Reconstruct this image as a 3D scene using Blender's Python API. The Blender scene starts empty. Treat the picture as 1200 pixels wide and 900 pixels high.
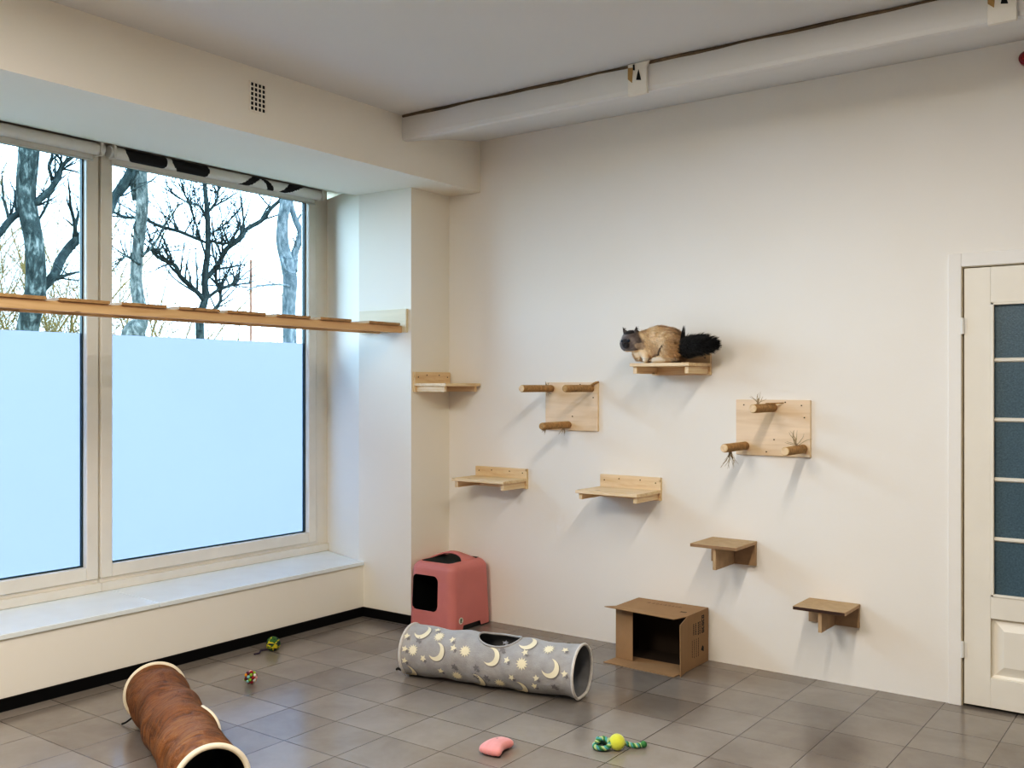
import bpy, bmesh, math, random
from mathutils import Vector, Matrix
from math import sin, cos, pi, sqrt, radians

random.seed(7)
SC = bpy.context.scene
COL = SC.collection

# ------------------------------------------------------------------ camera model (1200x900 frame)
F = 1148.0
CZ = 1.5
YAW = radians(36.2)
FX, FY = -sin(YAW), cos(YAW)          # forward
RX, RY = cos(YAW), sin(YAW)           # right

def atX(u, v, X):
    k = (u - 600) / F
    d = X / (FX + RX * k)
    return Vector((X, d * (FY + RY * k), CZ - (v - 452) / F * d))

def atY(u, v, Y):
    k = (u - 600) / F
    d = Y / (FY + RY * k)
    return Vector((d * (FX + RX * k), Y, CZ - (v - 452) / F * d))

# ------------------------------------------------------------------ materials
MATS = {}

def new_mat(name):
    m = bpy.data.materials.new(name)
    m.use_nodes = True
    nt = m.node_tree
    b = nt.nodes['Principled BSDF']
    return m, nt, b

def N(nt, t, **kw):
    n = nt.nodes.new(t)
    for k, v in kw.items():
        setattr(n, k, v)
    return n

def ramp(nt, stops):
    r = N(nt, 'ShaderNodeValToRGB')
    e = r.color_ramp.elements
    e[0].position, e[0].color = stops[0][0], (*stops[0][1], 1)
    e[1].position, e[1].color = stops[-1][0], (*stops[-1][1], 1)
    for p, c in stops[1:-1]:
        x = e.new(p)
        x.color = (*c, 1)
    return r

def coords(nt, scale=(1, 1, 1), rot=(0, 0, 0), kind='Object'):
    tc = N(nt, 'ShaderNodeTexCoord')
    mp = N(nt, 'ShaderNodeMapping')
    mp.inputs['Scale'].default_value = scale
    mp.inputs['Rotation'].default_value = rot
    nt.links.new(tc.outputs[kind], mp.inputs['Vector'])
    return mp.outputs['Vector']

def noise(nt, vec, scale, detail=4, rough=0.55, dist=0.0):
    n = N(nt, 'ShaderNodeTexNoise')
    n.inputs['Scale'].default_value = scale
    n.inputs['Detail'].default_value = detail
    n.inputs['Roughness'].default_value = rough
    n.inputs['Distortion'].default_value = dist
    nt.links.new(vec, n.inputs['Vector'])
    return n.outputs['Fac']

def bump(nt, b, h, strength, dist=0.002):
    n = N(nt, 'ShaderNodeBump')
    n.inputs['Strength'].default_value = strength
    n.inputs['Distance'].default_value = dist
    nt.links.new(h, n.inputs['Height'])
    nt.links.new(n.outputs['Normal'], b.inputs['Normal'])

def plain(name, c, rough=0.6, var=0.08, scale=12, bstr=0.0, bscale=80, bdist=0.002, metal=0.0, sheen=0.0, spec=0.5):
    if name in MATS:
        return MATS[name]
    m, nt, b = new_mat(name)
    v = coords(nt)
    f = noise(nt, v, scale)
    lo = tuple(max(0, x * (1 - var)) for x in c)
    hi = tuple(min(1, x * (1 + var)) for x in c)
    r = ramp(nt, [(0.3, lo), (0.7, hi)])
    nt.links.new(f, r.inputs['Fac'])
    nt.links.new(r.outputs['Color'], b.inputs['Base Color'])
    b.inputs['Roughness'].default_value = rough
    b.inputs['Metallic'].default_value = metal
    b.inputs['Specular IOR Level'].default_value = spec
    if sheen:
        b.inputs['Sheen Weight'].default_value = sheen
    if bstr:
        bump(nt, b, noise(nt, v, bscale, 3), bstr, bdist)
    MATS[name] = m
    return m

def wood(name, base, dark, axis=0, grain=9.0, rough=0.55, knots=True):
    if name in MATS:
        return MATS[name]
    m, nt, b = new_mat(name)
    sc = [grain, grain, grain]
    sc[axis] = grain * 0.08
    v = coords(nt, tuple(sc))
    f = noise(nt, v, 3.0, 6, 0.6, 0.6)
    r = ramp(nt, [(0.28, dark), (0.5, base), (0.75, tuple(min(1, x * 1.12) for x in base))])
    nt.links.new(f, r.inputs['Fac'])
    out = r.outputs['Color']
    if knots:
        sk = [9, 9, 9]
        sk[axis] = 5
        v2 = coords(nt, tuple(sk))
        vo = N(nt, 'ShaderNodeTexVoronoi')
        vo.inputs['Scale'].default_value = 1.0
        nt.links.new(v2, vo.inputs['Vector'])
        r2 = ramp(nt, [(0.0, (0, 0, 0)), (0.07, (0.1, 0.1, 0.1)), (0.13, (1, 1, 1))])
        nt.links.new(vo.outputs['Distance'], r2.inputs['Fac'])
        mx = N(nt, 'ShaderNodeMixRGB')
        mx.inputs['Color1'].default_value = (*[x * 0.45 for x in dark], 1)
        nt.links.new(r2.outputs['Color'], mx.inputs['Fac'])
        nt.links.new(out, mx.inputs['Color2'])
        out = mx.outputs['Color']
    nt.links.new(out, b.inputs['Base Color'])
    b.inputs['Roughness'].default_value = rough
    bump(nt, b, f, 0.15, 0.001)
    MATS[name] = m
    return m

def vcol(name, rough=0.8, sheen=0.0, spec=0.3):
    m, nt, b = new_mat(name)
    a = N(nt, 'ShaderNodeVertexColor')
    a.layer_name = 'Col'
    nt.links.new(a.outputs['Color'], b.inputs['Base Color'])
    b.inputs['Roughness'].default_value = rough
    b.inputs['Specular IOR Level'].default_value = spec
    if sheen:
        b.inputs['Sheen Weight'].default_value = sheen
    return m

# paint with subtle soiling
def paint(name, c, soil=(0.9, 0.82, 0.7)):
    m, nt, b = new_mat(name)
    v = coords(nt)
    f = noise(nt, v, 0.9, 3)
    r = ramp(nt, [(0.3, tuple(x * s for x, s in zip(c, soil))), (0.62, c)])
    nt.links.new(f, r.inputs['Fac'])
    nt.links.new(r.outputs['Color'], b.inputs['Base Color'])
    b.inputs['Roughness'].default_value = 0.75
    b.inputs['Specular IOR Level'].default_value = 0.25
    bump(nt, b, noise(nt, v, 45, 4), 0.12, 0.003)
    return m

M_wall = paint('wall_paint', (0.84, 0.82, 0.79), (0.985, 0.97, 0.945))
M_wall2 = paint('wall_paint_warm', (0.86, 0.83, 0.765), (0.985, 0.97, 0.945))
M_ceil = paint('ceiling_paint', (0.74, 0.745, 0.75), (0.98, 0.98, 0.98))
M_sill = plain('sill_laminate', (0.80, 0.86, 0.88), 0.22, 0.03, 6)
M_base = plain('black_skirting', (0.004, 0.004, 0.0045), 0.6, 0.1, spec=0.15)
M_frame = plain('window_frame_white', (0.76, 0.72, 0.65), 0.4, 0.06, 3)
M_gasket = plain('black_gasket', (0.02, 0.045, 0.05), 0.5)
M_white = plain('white_plastic', (0.75, 0.74, 0.71), 0.4, 0.03)
M_door = plain('door_paint', (0.80, 0.76, 0.68), 0.4, 0.03, 3, 0.05, 30)
M_brown = plain('seam_brown', (0.17, 0.12, 0.07), 0.8, 0.5, 9)
M_black = plain('black_void', (0.004, 0.004, 0.004), 0.8)

def floor_mat():
    m, nt, b = new_mat('floor_tiles')
    tc = N(nt, 'ShaderNodeTexCoord')
    sep = N(nt, 'ShaderNodeSeparateXYZ')
    nt.links.new(tc.outputs['Object'], sep.inputs[0])
    SX, OX, SY, OY = 0.3055, -1.39, 0.2955, 4.25
    def mth(op, a, c=None):
        n = N(nt, 'ShaderNodeMath', operation=op)
        for i, x in enumerate((a, c)):
            if x is None:
                continue
            if isinstance(x, (int, float)):
                n.inputs[i].default_value = x
            else:
                nt.links.new(x, n.inputs[i])
        return n.outputs[0]
    def axis(o, s, off):
        t = mth('DIVIDE', mth('SUBTRACT', o, off), s)
        fl = mth('FLOOR', t)
        fr = mth('SUBTRACT', t, fl)
        e = mth('MINIMUM', fr, mth('SUBTRACT', 1.0, fr))
        return fl, mth('MULTIPLY', e, s)
    ix, ex = axis(sep.outputs['X'], SX, OX)
    iy, ey = axis(sep.outputs['Y'], SY, OY)
    edge = mth('MINIMUM', ex, ey)
    # slight waviness of the joints
    nj = noise(nt, tc.outputs['Object'], 9, 2)
    w = mth('ADD', 0.0008, mth('MULTIPLY', nj, 0.0018))
    tile = mth('GREATER_THAN', edge, w)
    cmb = N(nt, 'ShaderNodeCombineXYZ')
    nt.links.new(ix, cmb.inputs[0]); nt.links.new(iy, cmb.inputs[1])
    wn = N(nt, 'ShaderNodeTexWhiteNoise', noise_dimensions='3D')
    nt.links.new(cmb.outputs[0], wn.inputs['Vector'])
    n1 = noise(nt, tc.outputs['Object'], 3.2, 8, 0.65, 0.3)
    mixf = mth('ADD', mth('MULTIPLY', wn.outputs['Value'], 0.30), mth('MULTIPLY', n1, 0.75))
    r = ramp(nt, [(0.25, (0.185, 0.165, 0.148)), (0.55, (0.245, 0.222, 0.202)), (0.85, (0.30, 0.276, 0.255))])
    nt.links.new(mixf, r.inputs['Fac'])
    mx = N(nt, 'ShaderNodeMixRGB')
    mx.inputs['Color1'].default_value = (0.035, 0.028, 0.024, 1)
    nt.links.new(tile, mx.inputs['Fac'])
    nt.links.new(r.outputs['Color'], mx.inputs['Color2'])
    nt.links.new(mx.outputs['Color'], b.inputs['Base Color'])
    n2 = noise(nt, tc.outputs['Object'], 2.1, 5, 0.6)
    rr = mth('ADD', 0.11, mth('MULTIPLY', n2, 0.13))
    rr = mth('ADD', rr, mth('MULTIPLY', wn.outputs['Value'], 0.02))
    nt.links.new(rr, b.inputs['Roughness'])
    # each tile lies at its own tiny tilt
    sm = N(nt, 'ShaderNodeMapRange')
    nt.links.new(edge, sm.inputs['Value'])
    sm.inputs['From Min'].default_value = 0.0
    sm.inputs['From Max'].default_value = 0.006
    h = mth('ADD', mth('MULTIPLY', sm.outputs[0], 1.0), mth('MULTIPLY', noise(nt, tc.outputs['Object'], 7, 2), 0.12))
    bump(nt, b, h, 0.22, 0.002)
    return m
M_floor = floor_mat()

# ------------------------------------------------------------------ mesh builder
class MB:
    def __init__(self):
        self.v, self.f, self.mi, self.c = [], [], [], {}
    def add(self, vs, fs, mi=0, mat=None):
        o = len(self.v)
        for p in vs:
            p = Vector(p)
            if mat is not None:
                p = mat @ p
            self.v.append(p)
        for q in fs:
            self.f.append([i + o for i in q])
            self.mi.append(mi)
        return self
    def box(self, lo, hi, mi=0, mat=None):
        x0, y0, z0 = lo; x1, y1, z1 = hi
        if x0 > x1: x0, x1 = x1, x0
        if y0 > y1: y0, y1 = y1, y0
        if z0 > z1: z0, z1 = z1, z0
        vs = [(x0, y0, z0), (x1, y0, z0), (x1, y1, z0), (x0, y1, z0), (x0, y0, z1), (x1, y0, z1), (x1, y1, z1), (x0, y1, z1)]
        fs = [(0, 3, 2, 1), (4, 5, 6, 7), (0, 1, 5, 4), (1, 2, 6, 5), (2, 3, 7, 6), (3, 0, 4, 7)]
        return self.add(vs, fs, mi, mat)
    def prism(self, poly, a, b, axis='z', mi=0, mat=None):
        def P(p, t):
            if axis == 'z': return (p[0], p[1], t)
            if axis == 'y': return (p[0], t, p[1])
            return (t, p[0], p[1])
        n = len(poly)
        area = sum(poly[i][0] * poly[(i + 1) % n][1] - poly[(i + 1) % n][0] * poly[i][1] for i in range(n))
        if (area < 0) != (axis == 'y'):
            poly = list(reversed(poly))
        vs = [P(p, a) for p in poly] + [P(p, b) for p in poly]
        fs = [list(range(n - 1, -1, -1)), list(range(n, 2 * n))]
        for i in range(n):
            j = (i + 1) % n
            fs.append((i, j, n + j, n + i))
        if b < a:
            fs = [list(reversed(q)) for q in fs]
        return self.add(vs, fs, mi, mat)
    def tube(self, pts, rad, n=8, mi=0, caps=True, mat=None):
        pts = [Vector(p) for p in pts]
        if not isinstance(rad, (list, tuple)):
            rad = [rad] * len(pts)
        vs, fs = [], []
        t0 = (pts[1] - pts[0]).normalized()
        up = Vector((0, 0, 1)) if abs(t0.z) < 0.9 else Vector((1, 0, 0))
        a = t0.cross(up).normalized()
        for i, p in enumerate(pts):
            if i == 0: t = pts[1] - pts[0]
            elif i == len(pts) - 1: t = pts[-1] - pts[-2]
            else: t = (pts[i + 1] - pts[i]).normalized() + (pts[i] - pts[i - 1]).normalized()
            if t.length < 1e-9: t = t0.copy()
            t.normalize()
            a = (a - t * a.dot(t))
            if a.length < 1e-6: a = t.orthogonal()
            a.normalize()
            b = t.cross(a)
            for k in range(n):
                w = 2 * pi * k / n
                vs.append(p + (a * cos(w) + b * sin(w)) * rad[i])
        for i in range(len(pts) - 1):
            for k in range(n):
                q = (k + 1) % n
                fs.append((i * n + k, i * n + q, (i + 1) * n + q, (i + 1) * n + k))
        if caps:
            fs.append(list(range(n - 1, -1, -1)))
            fs.append([(len(pts) - 1) * n + k for k in range(n)])
        return self.add(vs, fs, mi, mat)
    def sphere(self, c, r, nu=16, nv=10, mi=0, sx=(1, 1, 1), mat=None):
        vs, fs = [], []
        for j in range(nv + 1):
            th = pi * j / nv
            for i in range(nu):
                ph = 2 * pi * i / nu
                vs.append((c[0] + r * sx[0] * sin(th) * cos(ph), c[1] + r * sx[1] * sin(th) * sin(ph), c[2] + r * sx[2] * cos(th)))
        for j in range(nv):
            for i in range(nu):
                q = (i + 1) % nu
                if j == 0: fs.append((i, (j + 1) * nu + i, (j + 1) * nu + q))
                elif j == nv - 1: fs.append((j * nu + i, (j + 1) * nu + i, j * nu + q))
                else: fs.append((j * nu + i, (j + 1) * nu + i, (j + 1) * nu + q, j * nu + q))
        return self.add(vs, fs, mi, mat)
    def obj(self, name, mats, parent=None, smooth=False, bevel=0.0, seg=2, loc=None, recalc=False):
        me = bpy.data.meshes.new(name)
        me.from_pydata([tuple(p) for p in self.v], [], self.f)
        if not isinstance(mats, (list, tuple)):
            mats = [mats]
        for m in mats:
            me.materials.append(m)
        for p, i in zip(me.polygons, self.mi):
            p.material_index = i
            p.use_smooth = smooth
        if recalc:
            bm = bmesh.new(); bm.from_mesh(me)
            bmesh.ops.recalc_face_normals(bm, faces=bm.faces)
            bm.to_mesh(me); bm.free()
        me.update()
        o = bpy.data.objects.new(name, me)
        COL.objects.link(o)
        if parent is not None:
            o.parent = parent
        if loc is not None:
            o.location = loc
        if bevel:
            bv = o.modifiers.new('bevel', 'BEVEL')
            bv.width = bevel; bv.segments = seg; bv.limit_method = 'ANGLE'; bv.angle_limit = radians(40)
        return o

def tag(o, label, cat, group=None, kind=None):
    o['label'] = label
    o['category'] = cat
    if group: o['group'] = group
    if kind: o['kind'] = kind
    return o

def thing(name, label, cat, loc=(0, 0, 0), rz=0.0, group=None, kind=None):
    o = bpy.data.objects.new(name, None)
    o.empty_display_size = 0.1
    COL.objects.link(o)
    o.location = loc
    o.rotation_euler = (0, 0, rz)
    return tag(o, label, cat, group, kind)

def S(o, label, cat):
    return tag(o, label, cat, kind='structure')

def bake(o, delete=()):
    dg = bpy.context.evaluated_depsgraph_get()
    me = bpy.data.meshes.new_from_object(o.evaluated_get(dg))
    old = o.data
    o.modifiers.clear()
    o.data = me
    me.name = o.name
    for d in delete:
        bpy.data.objects.remove(d, do_unlink=True)
    return o

# ------------------------------------------------------------------ camera
cam = bpy.data.cameras.new('camera')
cam.sensor_width = 36
cam.lens = F / 1200 * 36
cam.shift_y = 2 / 1200
cam.clip_start = 0.05
co = bpy.data.objects.new('camera', cam)
co.location = (0, 0, CZ)
co.rotation_euler = (pi / 2, 0, YAW)
COL.objects.link(co)
SC.camera = co

# ------------------------------------------------------------------ room shell
WY = 4.957                    # plane of the wall with the shelves
BX = -3.879                   # face of the bulkhead over the window
PX = -4.14                    # face of the pillar
LX = -4.56                    # face of the low wall under the window
XW = -5.08                    # face of the window frames
ZC = 3.07
X1, Y0 = 2.6, -3.6

S(MB().box((-5.3, Y0, -0.1), (X1, WY + 0.15, 0)).obj('floor', M_floor), 'grey square ceramic tile floor with dark joints', 'floor')
S(MB().box((-5.3, Y0, ZC), (X1, WY + 0.15, ZC + 0.15)).obj('ceiling', M_ceil), 'plain grey-white plastered ceiling', 'ceiling')

DX0, DX1, DZ = -1.005, -0.195, 2.05   # door leaf opening
w = MB()
w.box((-5.3, WY, 0), (DX0 - 0.012, WY + 0.15, ZC))
w.box((DX0 - 0.012, WY, DZ + 0.012), (DX1 + 0.012, WY + 0.15, ZC))
w.box((DX1 + 0.012, WY, 0), (X1, WY + 0.15, ZC))
S(w.obj('wall_back', M_wall), 'large white wall carrying the cat shelves and climbing boards', 'wall')
S(MB().box((X1, Y0, 0), (X1 + 0.15, WY + 0.15, ZC)).obj('wall_right', M_wall), 'plain white wall on the right of the room', 'wall')
S(MB().box((-5.3, Y0 - 0.15, 0), (X1, Y0, ZC)).obj('wall_front', M_wall), 'plain white wall behind the viewer', 'wall')

w = MB()
# bulkhead with a pocket for the blinds
w.prism([(BX, 2.74), (-4.62, 2.75), (XW - 0.02, 2.862), (-5.3, 2.862), (-5.3, ZC), (BX, ZC)], Y0, WY, 'y')
# low wall below the window
w.box((-5.3, Y0, 0), (LX, 4.7, 0.33))
# pillar in the corner, with a splayed reveal
w.prism([(PX, 4.585), (PX, WY), (-5.3, WY), (-5.3, 4.756), (XW, 4.756), (-4.60, 4.587)], 0, 2.80, 'z')
# wall on the near side of the window
w.prism([(PX, Y0), (PX, 1.15), (-4.60, 1.15), (XW, 1.0), (-5.3, 1.0), (-5.3, Y0)], 0, 2.80, 'z')
S(w.obj('wall_left', M_wall2), 'window wall with deep bulkhead, low wall and corner pillar', 'wall')

# window sill in two boards with a seam
ys = 3.09
def sill(name, ya, yb, label):
    m = MB()
    m.prism([(XW - 0.03, ya + 0.02), (LX + 0.012, ya - 0.02), (LX + 0.012, yb - 0.02), (XW - 0.03, yb + 0.02)], 0.331, 0.355, 'z')
    return S(m.obj(name, M_sill, bevel=0.003), label, 'window sill')
sill('trim_1', 1.12, ys - 0.0015, 'white window sill board under the left window')
m = MB()
m.prism([(XW - 0.03, ys + 0.0215), (LX + 0.012, ys - 0.0185), (LX + 0.012, 4.585), (-4.60, 4.587), (XW - 0.03, 4.756)], 0.331, 0.355, 'z')
S(m.obj('trim_2', M_sill, bevel=0.003), 'white window sill board reaching the corner pillar', 'window sill')

# black skirting
m = MB()
m.prism([(LX + 0.012, 1.15), (LX + 0.012, 4.573), (PX + 0.012, 4.573), (PX + 0.012, 4.60), (PX, 4.60), (PX, 4.586), (LX, 4.586), (LX, 1.15)], 0, 0.058, 'z')
S(m.obj('baseboard_left', M_base), 'thin black skirting along the low wall and pillar', 'skirting board')

# beam along the top of the shelf wall
prof = [(4.217, ZC), (4.217, 2.95), (4.222, 2.93), (4.235, 2.925), (4.26, 2.927), (4.60, 3.01), (WY, ZC - 0.002), (WY, ZC)]
S(MB().prism(prof, BX, X1, 'x').obj('trim_3', M_ceil), 'shallow grey-white plaster beam under the ceiling', 'beam')
m = MB()
pts = []
for i in range(60):
    x = BX + 0.01 + i * (X1 - BX - 0.02) / 59
    pts.append((x, 4.213, ZC - 0.007 + 0.002 * sin(i * 1.7)))
m.tube(pts, [0.007 + 0.002 * sin(i * 0.9) for i in range(60)], 6)
S(m.obj('trim_4', M_brown), 'brown uncovered seam between ceiling and beam', 'seam')

# ------------------------------------------------------------------ windows
def glass_mat():
    m = bpy.data.materials.new('clear_glass'); m.use_nodes = True
    nt = m.node_tree; nt.nodes.clear()
    o = N(nt, 'ShaderNodeOutputMaterial'); mx = N(nt, 'ShaderNodeMixShader')
    t = N(nt, 'ShaderNodeBsdfTransparent'); g = N(nt, 'ShaderNodeBsdfGlossy')
    lw = N(nt, 'ShaderNodeFresnel'); lw.inputs['IOR'].default_value = 1.3
    t.inputs['Color'].default_value = (0.93, 0.98, 1.0, 1)
    g.inputs['Roughness'].default_value = 0.02
    nt.links.new(lw.outputs[0], mx.inputs[0]); nt.links.new(t.outputs[0], mx.inputs[1]); nt.links.new(g.outputs[0], mx.inputs[2])
    nt.links.new(mx.outputs[0], o.inputs[0])
    return m
def film_mat():
    m = bpy.data.materials.new('frosted_film'); m.use_nodes = True
    nt = m.node_tree; nt.nodes.clear()
    o = N(nt, 'ShaderNodeOutputMaterial'); mx = N(nt, 'ShaderNodeMixShader')
    t = N(nt, 'ShaderNodeBsdfTranslucent'); g = N(nt, 'ShaderNodeBsdfDiffuse')
    v = coords(nt); f = noise(nt, v, 1.2, 3)
    r = ramp(nt, [(0.3, (0.362, 0.346, 0.44)), (0.7, (0.372, 0.356, 0.45))])
    nt.links.new(f, r.inputs['Fac']); nt.links.new(r.outputs['Color'], t.inputs['Color'])
    g.inputs['Color'].default_value = (0.8, 0.85, 0.9, 1)
    mx.inputs[0].default_value = 0.04
    nt.links.new(t.outputs[0], mx.inputs[1]); nt.links.new(g.outputs[0], mx.inputs[2])
    nt.links.new(mx.outputs[0], o.inputs[0])
    return m
M_glass, M_film = glass_mat(), film_mat()

def ring(m, y0, y1, z0, z1, ty0, ty1, tz0, tz1, xa, xb):
    """a rectangular frame: outer y0..y1 z0..z1, bar widths ty0,ty1,tz0,tz1, between xa and xb"""
    m.box((xa, y0, z0), (xb, y0 + ty0, z1))
    m.box((xa, y1 - ty1, z0), (xb, y1, z1))
    m.box((xa, y0 + ty0, z0), (xb, y1 - ty1, z0 + tz0))
    m.box((xa, y0 + ty0, z1 - tz1), (xb, y1 - ty1, z1))

def window(name, label, y0, y1, py0, py1):
    pz0, pz1 = 0.50, 2.755
    t = thing(name, label, 'window', (0, 0, 0), kind='structure')
    m = MB()
    ring(m, y0, y1, 0.356, 2.862, py0 - 0.075 - y0, y1 - py1 - 0.072, 0.069, 0.03, -5.15, XW + 0.0)
    m.box((-5.10, y0, 0.356), (XW + 0.028, y1, 0.405))
    m.obj('window_frame', M_frame, t, bevel=0.004)
    m = MB()
    ring(m, py0 - 0.074, py1 + 0.071, 0.426, 2.831, 0.072, 0.070, 0.072, 0.074, -5.148, XW + 0.012)
    m.obj('sash', M_frame, t, bevel=0.006)
    m = MB()
    ring(m, py0 - 0.002, py1 + 0.002, pz0 - 0.002, pz1 + 0.002, 0.007, 0.008, 0.007, 0.005, -5.128, -5.105)
    m.obj('gasket', M_gasket, t)
    MB().box((-5.134, py0, pz0), (-5.129, py1, pz1)).obj('glass_pane', M_glass, t)
    f = MB()
    f.add([(-5.1265, py0 + 0.006, pz0 + 0.006), (-5.1265, py1 - 0.006, pz0 + 0.006), (-5.1265, py1 - 0.006, 1.79), (-5.1265, py0 + 0.006, 1.79)], [(0, 1, 2, 3)])
    fo = f.obj('frosted_film', M_film, t)
    fo['label'] = 'frosted white privacy film on the lower glass'
    return t
window('window_1', 'left white framed window with frosted lower half, cut by the picture edge', 1.01, 3.044, 1.2, 2.965)
window('window_2', 'right white framed window with frosted lower half beside the pillar', 3.0455, 4.756, 3.123, 4.578)

# roller blinds
M_blind_w = plain('blind_white', (0.80, 0.79, 0.76), 0.7, 0.03)
M_blind_k = plain('blind_black', (0.012, 0.011, 0.012), 0.8)
def blind(name, label, ya, yb, pattern, loc_y):
    t = thing(name, label, 'blind', (-5.028, loc_y, 2.802), group=None)
    nL, nA, r = 260, 28, 0.033
    m = MB()
    vs, fs, mi = [], [], []
    for i in range(nL + 1):
        y = ya + (yb - ya) * i / nL - loc_y
        for k in range(nA):
            a = 2 * pi * k / nA
            vs.append((r * sin(a), y, r * cos(a)))
    for i in range(nL):
        for k in range(nA):
            q = (k + 1) % nA
            m.f.append((i * nA + k, (i + 1) * nA + k, (i + 1) * nA + q, i * nA + q))
            yy = ya + (yb - ya) * (i + 0.5) / nL
            m.mi.append(1 if pattern(yy, (k + 0.5) / nA * 360) else 0)
    m.v = [Vector(p) for p in vs]
    m.f.append(list(range(nA))); m.mi.append(0)
    m.f.append([nL * nA + k for k in range(nA - 1, -1, -1)]); m.mi.append(0)
    m.obj('rolled_fabric', [M_blind_w, M_blind_k], t, smooth=True)
    # hanging edge and its bar
    h = MB()
    h.box((-0.034, ya - loc_y + 0.01, -0.055), (-0.031, yb - loc_y - 0.01, 0.0))
    h.obj('hem', M_blind_w, t)
    h = MB(); h.tube([(-0.0325, ya - loc_y + 0.008, -0.056), (-0.0325, yb - loc_y - 0.008, -0.056)], 0.006, 8)
    h.obj('hem_bar', M_white, t, smooth=True)
    for yy, s in ((ya, -1), (yb, 1)):
        b = MB()
        y = yy - loc_y
        b.box((-0.045, y, -0.036), (0.036, y + s * 0.016, 0.042))
        b.tube([(0, y + s * 0.016, 0), (0, y + s * 0.03, 0)], 0.034, 20)
        b.obj('bracket', M_white, t, bevel=0.002)
    return t
def uy(u):
    return atX(u, 200, -5.0).y
segs = [(147, 196), (202, 245)]
def pat(y, a):
    # a: degrees around the roll, 0 at the top, 90 facing the room
    for j, (u0, u1) in enumerate(segs):
        y0, y1 = uy(u0), uy(u1)
        e = (a - 85) / 95.0
        if abs(e) < 1:
            b = sqrt(max(0, 1 - e * e))
            mid = (y0 + y1) / 2; hl = (y1 - y0) / 2
            if y0 + 0.05 * max(0, e) < y < mid + hl * (0.86 + 0.14 * b):
                return True
    c = uy(296) + (a - 90) * -0.0007
    if abs(y - c) < 0.034 and a < 178: return True
    c = uy(313) + (a - 80) * 0.0007 - 0.02 * ((a - 80) / 90) ** 2
    if abs(y - c) < 0.026 and 5 < a < 182: return True
    if uy(336) - (a - 80) * 0.0006 < y < uy(350) - (a - 80) * 0.0012 and 10 < a < 170: return True
    return False
blind('roller_blind', 'rolled-up plain white blind above the left window', 1.25, 3.005, lambda y, a: False, 2.1)
blind('roller_blind', 'rolled-up blind with black shapes on white above the right window', 3.10, 4.63, pat, 3.86)

# ------------------------------------------------------------------ air vent on the bulkhead
t = thing('air_vent', 'small wall vent of dark square holes high on the bulkhead', 'vent', (BX, 3.168, 2.925))
m = MB()
# grid plate made of bars with open cells
gw, gh = 0.100, 0.150
nx, nz = 4, 6
cw, ch = 0.0155, 0.0165
px, pz = 0.0235, 0.0235
ysb = [-gw / 2]
for i in range(nx):
    c = (i - (nx - 1) / 2) * px
    ysb += [c - cw / 2, c + cw / 2]
ysb.append(gw / 2)
zsb = [-gh / 2]
for i in range(nz):
    c = (i - (nz - 1) / 2) * pz
    zsb += [c - ch / 2, c + ch / 2]
zsb.append(gh / 2)
for i in range(0, len(ysb), 2):
    m.box((0.0005, ysb[i], zsb[0]), (0.005, ysb[i + 1], zsb[-1]))
for j in range(0, len(zsb), 2):
    for i in range(1, len(ysb) - 1, 2):
        m.box((0.0005, ysb[i], zsb[j]), (0.005, ysb[i + 1], zsb[j + 1]))
m.obj('grille', M_wall2, t)
MB().box((0.0, -0.048, -0.073), (0.0015, 0.048, 0.073)).obj('duct_shade', M_black, t)  # flat black sheet paints the darkness inside the vent holes

# ------------------------------------------------------------------ brackets on the ceiling beam, red sounder
M_tan = plain('torn_paper', (0.48, 0.33, 0.15), 0.8)
M_plaster = plain('plaster_patch', (0.80, 0.78, 0.74), 0.8, 0.03)
def beam_bracket(x, label):
    t = thing('beam_cover', label, 'bracket', (x, 4.217, 2.975), group='covers on the ceiling beam')
    m = MB()
    m.prism([(-0.052, -0.062), (0.052, -0.062), (0.05, 0.07), (0.066, 0.093), (-0.052, 0.093)], -0.022, 0.0005, 'y')
    m.obj('cover_plate', M_plaster, t, bevel=0.003)
    MB().prism([(-0.050, 0.02), (-0.028, 0.0), (-0.022, 0.072), (-0.050, 0.075)], -0.0245, -0.0215, 'y').obj('torn_patch', M_tan, t)
    MB().prism([(-0.004, 0.010), (0.022, 0.005), (0.008, 0.058)], -0.0245, -0.0215, 'y').obj('hole', M_black, t)  # black patch painted for the dark inside of the hole
    MB().prism([(-0.022, 0.060), (-0.012, 0.058), (-0.014, 0.086), (-0.022, 0.086)], -0.0245, -0.0215, 'y').obj('crack', M_black, t)
    return t
beam_bracket(-2.318, 'pale torn cover plate on the beam, right of its middle')
beam_bracket(-0.712, 'pale cover plate on the beam at the top right picture edge')
t = thing('alarm_sounder', 'dark red round alarm on the wall at the right picture edge', 'alarm', (-0.737, WY, 2.978))
M_red = plain('alarm_red', (0.22, 0.006, 0.02), 0.35)
m = MB(); m.tube([(0, -0.0, 0), (0, -0.03, 0), (0, -0.042, 0)], [0.031, 0.031, 0.022], 24); m.obj('housing', M_red, t, smooth=False, bevel=0.003)
MB().tube([(0, -0.041, 0), (0, -0.05, 0)], [0.018, 0.014], 16).obj('lens', plain('lens_red', (0.35, 0.02, 0.02), 0.15), t)

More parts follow.
